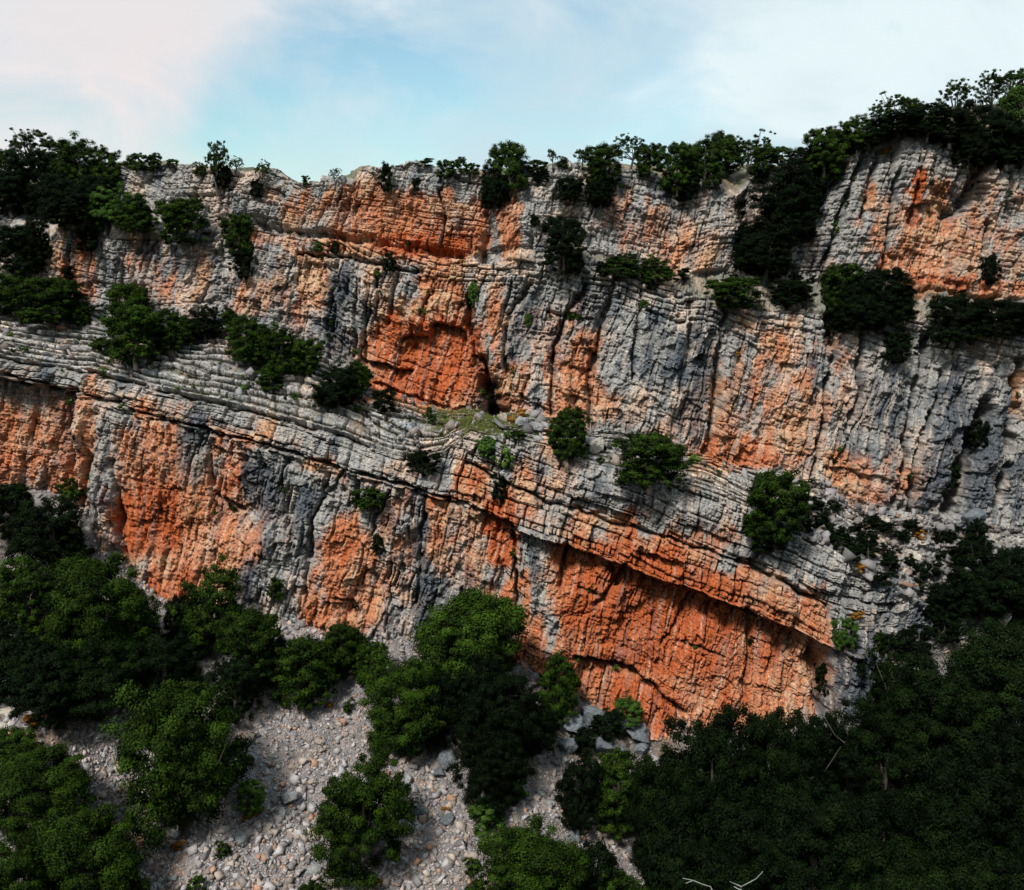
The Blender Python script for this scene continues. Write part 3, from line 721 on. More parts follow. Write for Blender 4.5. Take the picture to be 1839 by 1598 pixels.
def scree_point(px, v):
    """v: 0 at the wall foot, metres down the slope towards the viewer"""
    f_ = np.stack([np.interp(px, sp, foot[:, i]) for i in range(3)], -1)
    g_ = np.stack([np.interp(px, sp, foot_s[:, i]) for i in range(3)], -1)
    f_ = f_ + (g_ - f_) * ss(.5, 7, v)[..., None]
    x = f_[..., 0] * (1 - v * .006); y = f_[..., 1] - v; z = f_[..., 2] - v * SL
    # a shallow gully with the bare stones in the middle, wooded shoulders on both sides
    g = np.exp(-((px - 560) / 260) ** 2)
    z = z + ss(2, 20, v) * (1.0 - 1.6 * g + 2.2 * ss(1100, 1700, px)) + fbm(x * .15, y * .15, 3, 301) * .9 * ss(0, 4, v)
    z = z + fbm(x * .8, y * .8, 3, 302) * .22
    return np.stack([x, y, z], -1)


vs = 50 * np.linspace(0, 1, SNY) ** 1.35
SPX = np.broadcast_to(sp, (SNY, SNX)); SV = np.broadcast_to(vs[:, None], (SNY, SNX))
SP = scree_point(SPX, SV).astype(F)
sx, sy = SP[..., 0], SP[..., 1]
wf, wf2, wid = worley(sx * 4, sy * 4, 310); SP[..., 2] += .07 * (1 - wf) * wid
SP[..., 2] += fbm(sx * 6, sy * 6, 2, 311) * .05
m1 = fbm(sx * .35, sy * .35, 4, 312); m2 = fbm(sx * 3, sy * 3, 3, 313); m3 = fbm(sx * .9, sy * .5, 3, 314)
sc = mix(C(.16, .153, .157) + 0 * SP, C(.22, .185, .175), ss(.0, .5, m3 + .3 * m2))
sc = mix(sc, C(.33, .17, .11) + 0 * SP, ss(.35, .8, m1 + .3 * m2) * .6)
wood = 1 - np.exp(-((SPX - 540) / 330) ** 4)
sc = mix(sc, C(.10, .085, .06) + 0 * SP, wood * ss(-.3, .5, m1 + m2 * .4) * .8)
sc = sc * (1 + .3 * m2)[..., None] * (.75 + .5 * wid)[..., None]
SCREE = rock_material('loose_scree_gravel', .8, 11)
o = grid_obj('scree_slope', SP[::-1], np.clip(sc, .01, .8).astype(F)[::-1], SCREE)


# ------------------------------------------------------------------ picking points on the built ground by where they are seen
def project(p):
    x, y, z = p[..., 0], p[..., 1], p[..., 2]
    fw = y * CT - z * ST; upv = y * ST + z * CT
    return PW / 2 + FPX * x / fw, PH / 2 - FPX * upv / fw


_gx, _gy = project(P[:seg_rows['plateau'][1]]); _sx, _sy = project(SP)
CELL = 4
TAB = {}


def _fill(tag_, gx, gy, Pg):
    flat = Pg.reshape(-1, 3); ix = (gx.ravel() // CELL).astype(int); iy = (gy.ravel() // CELL).astype(int)
    ok = (ix > -80) & (ix < 560) & (iy > -20) & (iy < 520)
    fl = np.where(ok)[0]
    order = np.argsort(-flat[fl, 1])            # nearest written last
    grid = np.full((640, 540), -1, int)
    fl = fl[order]
    grid[ix[fl] + 80, iy[fl] + 20] = fl
    return grid, flat


G1, FL1 = _fill('c', _gx, _gy, P[:seg_rows['plateau'][1]])
G2, FL2 = _fill('s', _sx, _sy, SP)


def pick(px, py):
    i, j = int(px // CELL) + 80, int(py // CELL) + 20
    best = None
    for g, fl in ((G1, FL1), (G2, FL2)):
        for r in range(0, 6):
            sub = g[max(0, i - r):i + r + 1, max(0, j - r):j + r + 1].ravel(); sub = sub[sub >= 0]
            if len(sub):
                p = fl[sub[np.argmin(fl[sub, 1])]]
                if best is None or p[1] < best[1]: best = p
                break
    if best is None:
        # above the skyline: step down to the ground
        return pick(px, py + 8) if py < 1500 else np.array(at(px, py, 70))
    return best


def tag(o, label=None, cat=None, group=None, kind=None):
    if label: o['label'] = label
    if cat: o['category'] = cat
    if group: o['group'] = group
    if kind: o['kind'] = kind
    return o


# ------------------------------------------------------------------ materials for plants
def leaf_material(name, dark, light, hue_var=.25):
    m, n, L = new_mat(name)
    b = n['Principled BSDF']
    at_ = n.new('ShaderNodeAttribute'); at_.attribute_name = 'tint'
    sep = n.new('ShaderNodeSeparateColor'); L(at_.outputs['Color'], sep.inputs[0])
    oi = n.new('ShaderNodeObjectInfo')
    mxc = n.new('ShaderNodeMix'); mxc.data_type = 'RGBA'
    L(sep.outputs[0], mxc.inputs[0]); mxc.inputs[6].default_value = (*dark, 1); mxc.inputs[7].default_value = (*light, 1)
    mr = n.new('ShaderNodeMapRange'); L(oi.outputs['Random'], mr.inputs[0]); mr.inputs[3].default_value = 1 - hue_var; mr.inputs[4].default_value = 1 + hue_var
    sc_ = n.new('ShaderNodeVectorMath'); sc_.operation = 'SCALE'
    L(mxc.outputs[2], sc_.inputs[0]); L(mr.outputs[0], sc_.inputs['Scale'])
    L(sc_.outputs[0], b.inputs['Base Color'])
    b.inputs['Roughness'].default_value = .7
    b.inputs['Specular IOR Level'].default_value = .05
    return m


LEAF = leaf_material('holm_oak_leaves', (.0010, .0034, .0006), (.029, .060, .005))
LEAFD = leaf_material('shaded_oak_leaves', (.0006, .0018, .0006), (.005, .012, .002))  # darker copy of the oak leaves, shade painted into its colour
LEAFP = leaf_material('pale_shrub_leaves', (.03, .07, .012), (.12, .20, .03))
LEAFO = leaf_material('orange_shrub_leaves', (.12, .05, .01), (.34, .15, .015))
BARK, n_, L_ = new_mat('grey_bark')
_b = n_['Principled BSDF']; _t = n_.new('ShaderNodeTexNoise'); _t.inputs['Scale'].default_value = 14; _t.inputs['Detail'].default_value = 5
_r = n_.new('ShaderNodeValToRGB'); _r.color_ramp.elements[0].color = (.02, .017, .013, 1); _r.color_ramp.elements[1].color = (.075, .065, .052, 1)
L_(_t.outputs[0], _r.inputs[0]); L_(_r.outputs[0], _b.inputs['Base Color']); _b.inputs['Roughness'].default_value = .9


def tubes(chains, sides=6):
    """chains: lists of (x,y,z,r)"""
    V, Fc = [], []
    for ch in chains:
        ch = np.array(ch, float); b0 = len(V)
        for i, (x, y, z, r) in enumerate(ch):
            d = ch[min(i + 1, len(ch) - 1), :3] - ch[max(i - 1, 0), :3]; d /= np.linalg.norm(d) + 1e-9
            a = np.cross(d, [0.3, .9, .1]); a /= np.linalg.norm(a); c_ = np.cross(d, a)
            for s in range(sides):
                t = s / sides * 2 * math.pi
                V.append(np.array([x, y, z]) + r * (math.cos(t) * a + math.sin(t) * c_))
        for i in range(len(ch) - 1):
            for s in range(sides):
                s2 = (s + 1) % sides
                Fc += [b0 + i * sides + s, b0 + i * sides + s2, b0 + (i + 1) * sides + s2, b0 + (i + 1) * sides + s]
    return np.array(V, F), Fc


def crown_data(seed, nclump, nleaf, leaf, zlo=.12, open_=0., lobes=7, crad=(.07, .13), top=1.0, sq=1.0):
    """unit crown: width about 1, height 0..1"""
    r = np.random.default_rng(seed)
    # lobes: a few overlapping masses give the uneven outline
    ctr = []
    for i in range(lobes):
        a = r.uniform(0, 2 * math.pi); rr = .27 * math.sqrt(r.uniform(.05, 1)); z = r.uniform(zlo + .22, .80)
        rr *= 1.15 - .6 * abs(z - .45)
        ctr.append((rr * math.cos(a), rr * math.sin(a), z, r.uniform(.16, .26)))
    if not open_: ctr += [(.10, .05, .30, .31), (-.12, .02, .26, .29), (.02, -.12, .22, .28), (.16, -.1, .16, .2), (-.14, -.12, .15, .2)]
    ctr.append((0, 0, .55, .32)); ctr.append((0, 0, .40, .34)); ctr = np.array(ctr)
    K = len(ctr); cc = []
    while len(cc) < nclump:
        k = r.integers(K); d = r.normal(size=3); d /= np.linalg.norm(d)
        if d[2] < -.55: continue
        p = ctr[k, :3] + d * ctr[k, 3] * r.uniform(.78, 1.08)
        p[2] = zlo + (p[2] - zlo) * 1.0
        if p[2] < zlo or p[2] > top: continue
        dd = np.linalg.norm(ctr[:, :3] - p, axis=1) / ctr[:, 3]
        if dd.min() < .42: continue
        if open_ and r.uniform() < open_ and vn(np.array([p[0] * 9]), np.array([p[2] * 9]), seed)[0] > .45: continue
        cc.append(np.r_[p, r.uniform(*crad), k])
    cc = np.array(cc)
    ci = r.integers(0, len(cc), nleaf)
    d = r.normal(size=(nleaf, 3)); d /= np.linalg.norm(d, axis=1)[:, None]
    rad = cc[ci, 3] * r.uniform(.1, 1.35, nleaf) ** .7
    pos = cc[ci, :3] + d * rad[:, None] * np.array([1, 1, .72])
    out = pos - np.array([0, 0, .4]); out /= np.linalg.norm(out, axis=1)[:, None]
    nrm = 1.15 * d + .5 * out + r.normal(size=(nleaf, 3)) * .42 + np.array([0, 0, .25]); nrm /= np.linalg.norm(nrm, axis=1)[:, None]
    t = np.cross(nrm, r.normal(size=(nleaf, 3))); t /= np.linalg.norm(t, axis=1)[:, None]; b = np.cross(nrm, t)
    s = leaf * r.uniform(.6, 1.35, nleaf)
    V = np.stack([pos - t * s[:, None], pos - b * s[:, None] * .55, pos + t * s[:, None], pos + b * s[:, None] * .55], 1).reshape(-1, 3)
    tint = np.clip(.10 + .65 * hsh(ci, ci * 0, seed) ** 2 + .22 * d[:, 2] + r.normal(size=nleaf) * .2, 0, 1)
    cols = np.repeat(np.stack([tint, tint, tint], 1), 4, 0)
    fa = np.arange(nleaf * 4)
    # trunk and limbs reaching into the clumps
    ch = []
    bx, by = r.normal(size=2) * .03
    ch.append([(0, 0, -.05, .040), (bx * .5, by * .5, .12, .034), (bx, by, .3, .026), (bx * 1.4, by * 1.3, .55, .014), (bx, by, .75, .006)])
    for i in range(9 if open_ else 6):
        q = cc[r.integers(len(cc))]; z0 = r.uniform(.14, .42)
        p0 = np.array([bx, by, 0]) * (z0 / .3); p0[2] = z0
        m = (p0 + q[:3]) / 2 + r.normal(size=3) * .03
        m[2] -= .03
        ch.append([(*p0, .017), (*m, .011), (*q[:3], .004)])
        e = q[:3] + r.normal(size=3) * .08; ch.append([(*m, .008), (*((m + e) / 2 + r.normal(size=3) * .02), .005), (*e, .002)])
    tv, tf = tubes(ch)
    return V, fa, cols, tv, tf


PROTO = {}


def proto(kind, seeds, **kw):
    for i, sd in enumerate(seeds):
        V, fa, cols, tv, tf = crown_data(sd, **kw)
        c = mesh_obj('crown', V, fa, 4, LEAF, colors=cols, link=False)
        t = mesh_obj('trunk', tv, tf, 4, BARK, smooth=True, link=False)
        PROTO.setdefault(kind, []).append((c.data, t.data))
        bpy.data.objects.remove(c); bpy.data.objects.remove(t)


proto('big', (1, 2, 3), nclump=300, nleaf=100000, leaf=.0092, lobes=15, crad=(.035, .095), zlo=.0)
proto('mid', (11, 12, 13, 14), nclump=260, nleaf=42000, leaf=.0135, lobes=11, crad=(.035, .09), zlo=.0)
proto('bush', (21, 22, 23, 24), nclump=90, nleaf=15000, leaf=.022, lobes=10, crad=(.04, .11), zlo=.0)
proto('open', (31, 32, 33, 34), nclump=150, nleaf=16000, leaf=.0115, lobes=11, crad=(.02, .055), zlo=.25, open_=.7)
proto('tuft', (41, 42, 43), nclump=26, nleaf=1500, leaf=.055, lobes=4, crad=(.09, .16), zlo=.0)
print('protos')
MATV = {}
rng = random.Random(77)
NAMES = {'big': ('holm_oak', 'tree'), 'mid': ('holm_oak', 'tree'), 'bush': ('shrub', 'shrub'), 'open': ('holm_oak', 'tree'), 'tuft': ('shrub', 'shrub')}


def variant(me, mat):
    key = (me.name, mat.name)
    if key not in MATV:
        m = me.copy(); m.materials.clear(); m.materials.append(mat); MATV[key] = m
    return MATV[key]


def tree(kind, px, ytop, ybase, wpx, label, mat=None, group=None, lean=0., depth=0.):
    p = pick(px, ybase)
    D = math.sqrt(p[1] ** 2 + 0 * p[2] ** 2)
    fw = p[1] * CT - p[2] * ST
    h = (ybase - ytop) * fw / FPX / .97
    w = wpx * fw / FPX / .93
    cm, tm = rng.choice(PROTO[kind])
    nm, cat = NAMES[kind]
    root = bpy.data.objects.new(nm, None); col.objects.link(root)
    root.empty_display_size = .3
    root.location = (p[0], p[1] - depth - w * .12, p[2] - .02 * h)
    root.rotation_euler = (0, lean, rng.uniform(0, 6.28) if not lean else 0)
    root.scale = (w, w * .95, h)
    tag(root, label, cat, group)
    t = bpy.data.objects.new('trunk', tm); t.parent = root; col.objects.link(t)
    c = bpy.data.objects.new('crown', variant(cm, mat) if mat else cm); c.parent = root; col.objects.link(c)
    return root


# ------------------------------------------------------------------ unseen hillside the viewer stands on, added to cut low sky light
gy_, gx_ = np.meshgrid(np.linspace(-400, 38, 120), np.linspace(-500, 500, 120), indexing='ij')
vz = np.where(gy_ > -4, -40 + .0 * gy_, 0) 
vz = np.interp(gy_.ravel(), [-400, -150, -6, -2, 6, 26, 38], [75, 55, 0, -2.2, -14, -46, -60]).reshape(gy_.shape) + fbm(gx_ * .03, gy_ * .03, 4, 400) * 3 * ss(-3, -40, gy_)
VG = np.stack([gx_, gy_, vz], -1).astype(F)
grid_obj('hillside_blocker', VG, np.broadcast_to(C(.05, .06, .03), VG.shape), SCREE)

#TREES#
# kind, px, ytop, ybase, width (photo pixels), label
G_LOW = 'holm oaks below the lower cliff'
LOW = [
    ('mid', 20, 852, 960, 105, 'dark oak at the left edge under the recessed red wall', 'D'),
    ('mid', 98, 878, 1020, 150, 'broad dark oak under the recessed red wall, right of the edge tree', 'N'),
    ('bush', 128, 856, 915, 52, 'small dark bush wedged at the foot of the orange fin'),
    ('big', 190, 975, 1180, 190, 'large oak directly below the grey and orange pillar at the left'),
    ('mid', 52, 985, 1140, 130, 'oak left of the large tree below the orange pillar, a pale stone gap beside it'),
    ('mid', 130, 1010, 1150, 110, 'dark oak between the left edge trees and the tree under the orange pillar', 'D'),
    ('mid', 30, 1090, 1245, 150, 'dark oak at the left edge above the orange-flowered patch', 'D'),
    ('mid', 250, 1050, 1200, 110, 'oak just left of the stony gap under the big orange bowl'),
    ('mid', 385, 1003, 1170, 125, 'oak with a pointed crown standing at the foot of the big orange bowl'),
    ('mid', 335, 1060, 1180, 80, 'small oak in front of the lowest tip of the orange bowl', 'D'),
    ('mid', 450, 1075, 1215, 130, 'dark rounded oak right of the pointed one under the orange bowl'),
    ('big', 195, 1125, 1275, 190, 'wide oak in the middle of the left slope above the tall light-topped tree', 'N'),
    ('mid', 90, 1150, 1290, 140, 'dark oak above the patch of orange plants on the left slope', 'D'),
    ('mid', 300, 1120, 1260, 140, 'dark oak right behind the tall light-topped tree', 'D'),
    ('big', 343, 1180, 1465, 235, 'tallest oak left of the bare scree, its top lit yellow-green'),
    ('mid', 430, 1170, 1290, 100, 'dark oak touching the upper right of the tall light-topped tree', 'D'),
    ('mid', 548, 1115, 1252, 140, 'rounded oak overhanging the top of the bare scree'),
    ('mid', 485, 1120, 1220, 90, 'dark oak left of the rounded one above the scree', 'D'),
    ('mid', 615, 1098, 1200, 105, 'dark oak against the pale orange foot of the lower cliff, above the scree'),
    ('mid', 668, 1145, 1225, 70, 'small oak right of the scree top, below the grey wedge of rock'),
    ('big', 90, 1318, 1465, 190, 'wide low oak at the left edge below the orange-flowered patch'),
    ('mid', 30, 1290, 1400, 110, 'oak cut by the left edge, half behind the wide low one'),
    ('big', 165, 1415, 1640, 215, 'big spreading oak in the lower left corner beside the scree'),
    ('big', 45, 1480, 1690, 150, 'oak in the very corner at the bottom left'),
    ('mid', 225, 1510, 1690, 120, 'dark oak at the bottom edge left of the scree', 'D'),
    ('big', 658, 1340, 1566, 188, 'round dense oak standing alone in the middle of the scree'),
    ('big', 850, 1035, 1250, 205, 'large oak against the lower cliff between the blue-grey streak and the red wall'),
    ('big', 735, 1150, 1345, 155, 'oak with a leaning crown right of the bare scree, above the lone round tree'),
    ('mid', 800, 1190, 1330, 110, 'dark oak between the leaning crown and the large tree against the cliff', 'D'),
    ('big', 890, 1170, 1370, 150, 'dark oak below the large tree against the cliff', 'D'),
    ('mid', 1002, 1148, 1290, 85, 'tall thin-topped oak in front of the red wall at its left end'),
    ('mid', 955, 1215, 1345, 110, 'dark oak left of the blue-grey boulders', 'D'),
    ('big', 880, 1290, 1440, 130, 'dark shaded oak hanging over the right arm of the scree', 'D'),
    ('mid', 1105, 1335, 1480, 120, 'oak below the blue-grey boulders at the foot of the red wall'),
    ('mid', 1040, 1345, 1480, 90, 'dark oak left of the one below the blue-grey boulders', 'D'),
    ('big', 955, 1450, 1640, 200, 'broad light green oak at the bottom edge right of the scree'),
    ('mid', 1060, 1490, 1650, 120, 'dark oak right of the broad light green one at the bottom edge', 'D'),
    ('mid', 1115, 1525, 1690, 130, 'pale green oak at the bottom edge, above a dead branch'),
    ('mid', 870, 1560, 1690, 130, 'low oak at the bottom edge where the scree leaves the picture'),
    ('big', 1262, 1235, 1560, 190, 'tall oak with a notched top below the middle of the red wall', 'N'),
    ('big', 1385, 1225, 1520, 160, 'tall oak with a rounded top below the right part of the red wall', 'N'),
    ('big', 1190, 1310, 1560, 150, 'tall oak at the left end of the dark wood, its side facing the boulders', 'N'),
    ('mid', 1200, 1400, 1620, 150, 'shaded oak under the two tall ones below the red wall', 'D'),
    ('big', 1330, 1370, 1620, 210, 'dark oak in the heart of the wood below the rounded one', 'D'),
    ('big', 1290, 1490, 1760, 230, 'dark oak at the bottom edge above the pair of dead branches', 'D'),
    ('mid', 1465, 1270, 1420, 110, 'dark oak directly under the foot of the blue-grey pillar', 'D'),
    ('big', 1460, 1370, 1640, 200, 'dark oak in the wood below the blue-grey pillar', 'D'),
    ('big', 1575, 1215, 1440, 170, 'dark green oak right of the blue-grey pillar', 'N'),
    ('mid', 1595, 1165, 1290, 120, 'leafy oak above the dark green one, right of the cliff corner', 'N'),
    ('big', 1660, 1135, 1400, 200, 'big loose oak right of the cliff corner with pale specks of rock behind', 'N'),
    ('big', 1780, 1080, 1340, 230, 'big oak at the right edge below the pale boulders', 'N'),
    ('big', 1700, 1300, 1600, 230, 'dark oak in the lower right wood, under the big loose one', 'D'),
    ('big', 1815, 1280, 1580, 200, 'dark oak at the right edge in the lower right wood', 'D'),
    ('big', 1560, 1390, 1640, 210, 'dark oak in the lower right wood between pillar and edge', 'D'),
    ('big', 1590, 1465, 1760, 220, 'oak near the bottom edge with faint green tips, left of the corner trees', 'N'),
    ('big', 1450, 1530, 1800, 220, 'dark oak at the bottom edge right of the dead branches', 'D'),
    ('big', 1730, 1470, 1760, 240, 'oak near the bottom right corner above the yellow-topped rock', 'N'),
    ('big', 1830, 1480, 1750, 160, 'dark oak cut by the right edge in the bottom right corner', 'D'),
]
PALE = [
    ('bush', 455, 1388, 1455, 62, 'thin pale green bush on the left rim of the scree', 'P'),
    ('bush', 918, 1342, 1425, 75, 'loose pale green bush among grey blocks right of the scree', 'M'),
    ('bush', 872, 1420, 1485, 72, 'rounded light green bush on stones right of the lone round tree', 'M'),
    ('tuft', 625, 1246, 1272, 24, 'tiny round dark shrub at the top of the bare scree'),
    ('tuft', 402, 1502, 1532, 28, 'small dark shrub on the scree near orange plants'),
    ('tuft', 352, 1560, 1598, 34, 'small dark shrub on the scree at the bottom edge'),
    ('bush', 560, 1568, 1620, 60, 'small leafy shrub at the bottom edge of the scree'),
    ('tuft', 850, 1530, 1560, 34, 'small shrub on soil between the lone round tree and the light green oak'),
    ('bush', 498, 1028, 1072, 36, 'dark shrub clinging to the grey wall above the rounded oaks'),
    ('bush', 1090, 1265, 1320, 70, 'straggly dark bush between the blue-grey boulders at the foot of the red wall', 'D'),
    ('bush', 1045, 1300, 1350, 60, 'dark bush left of the straggly one between the blue-grey boulders', 'D'),
    ('bush', 1130, 1245, 1300, 60, 'faint brownish shrub at the lower left foot of the red wall', 'M'),
    ('bush', 1512, 1098, 1165, 46, 'bright green shrub on the cliff corner above the blue-grey pillar', 'M'),
    ('bush', 1575, 1128, 1165, 36, 'small shrub right of the bright green one on the cliff corner'),
    ('bush', 1478, 1180, 1245, 38, 'dark shrub in the hollow at the right end of the red wall', 'D'),
    ('bush', 1620, 1240, 1290, 50, 'dark shrub against the right side of the blue-grey pillar', 'D'),
]
MIDL = [
    ('mid', 1395, 828, 972, 130, 'oak on the terrace below the pink foot of the upper cliff'),
    ('bush', 1372, 930, 990, 75, 'dark bush hanging over the bands under the terrace oak', 'D'),
    ('mid', 1162, 768, 872, 142, 'round bright green oak at the foot of the upper cliff'),
    ('mid', 1022, 726, 822, 80, 'upright oak under the orange slab right of the cave'),
    ('bush', 757, 800, 848, 60, 'dark bush on the terrace edge in the middle of the picture', 'D'),
    ('bush', 666, 868, 912, 60, 'dark bush clinging to the top of the lower cliff'),
    ('bush', 682, 952, 992, 32, 'small dark bush in a pocket of the lower cliff below another bush', 'D'),
    ('bush', 896, 846, 902, 34, 'narrow dark bush in the gully of the banded wall under the pale shrub', 'D'),
    ('bush', 874, 780, 822, 40, 'green shrub on the terrace edge left of the bright pale shrub', 'M'),
    ('bush', 905, 792, 842, 36, 'bright yellow-green shrub on the terrace edge under the cave', 'P'),
    ('bush', 930, 768, 790, 34, 'small dark green shrub between the cave and the upright oak'),
    ('bush', 770, 726, 748, 14, 'tiny pointed shrub at the foot of the red alcove'),
    ('mid', 25, 478, 560, 100, 'oak at the left edge above the stepped terrace'),
    ('mid', 95, 492, 582, 130, 'wide oak above the stepped terrace, next to the left edge tree'),
    ('mid', 150, 540, 585, 40, 'small oak at the right end of the wide one above the terrace'),
    ('mid', 232, 502, 600, 90, 'upper oak of the pair in front of the left end of the upper cliff'),
    ('mid', 248, 545, 655, 115, 'lower and larger oak standing out onto the stepped terrace at the left'),
    ('mid', 315, 548, 625, 90, 'oak right of the large terrace oak at the left'),
    ('mid', 368, 545, 610, 64, 'dark rounded oak at the foot of the grey upper wall', 'D'),
    ('bush', 412, 550, 605, 44, 'small oak bush right of the dark rounded one under the upper wall'),
    ('mid', 455, 562, 650, 95, 'oak in the chain of trees along the terrace, left of its middle'),
    ('mid', 510, 580, 670, 85, 'oak in the middle of the chain of trees along the terrace'),
    ('mid', 552, 600, 672, 70, 'oak right of the middle of the chain of trees along the terrace'),
    ('bush', 490, 648, 702, 60, 'bush below the chain of trees, spilling onto the stepped terrace'),
    ('mid', 608, 650, 730, 85, 'oak near the right end of the chain of terrace trees', 'D'),
    ('mid', 640, 640, 705, 60, 'last oak of the chain, touching the red alcove'),
    ('bush', 688, 692, 738, 46, 'lone round bush at the left foot of the red alcove', 'D'),
    ('bush', 180, 600, 628, 44, 'small bush on the stepped terrace left of the larger oak'),
    ('bush', 1255, 622, 642, 26, 'little black shrub in a pocket of the upper wall', 'D'),
]
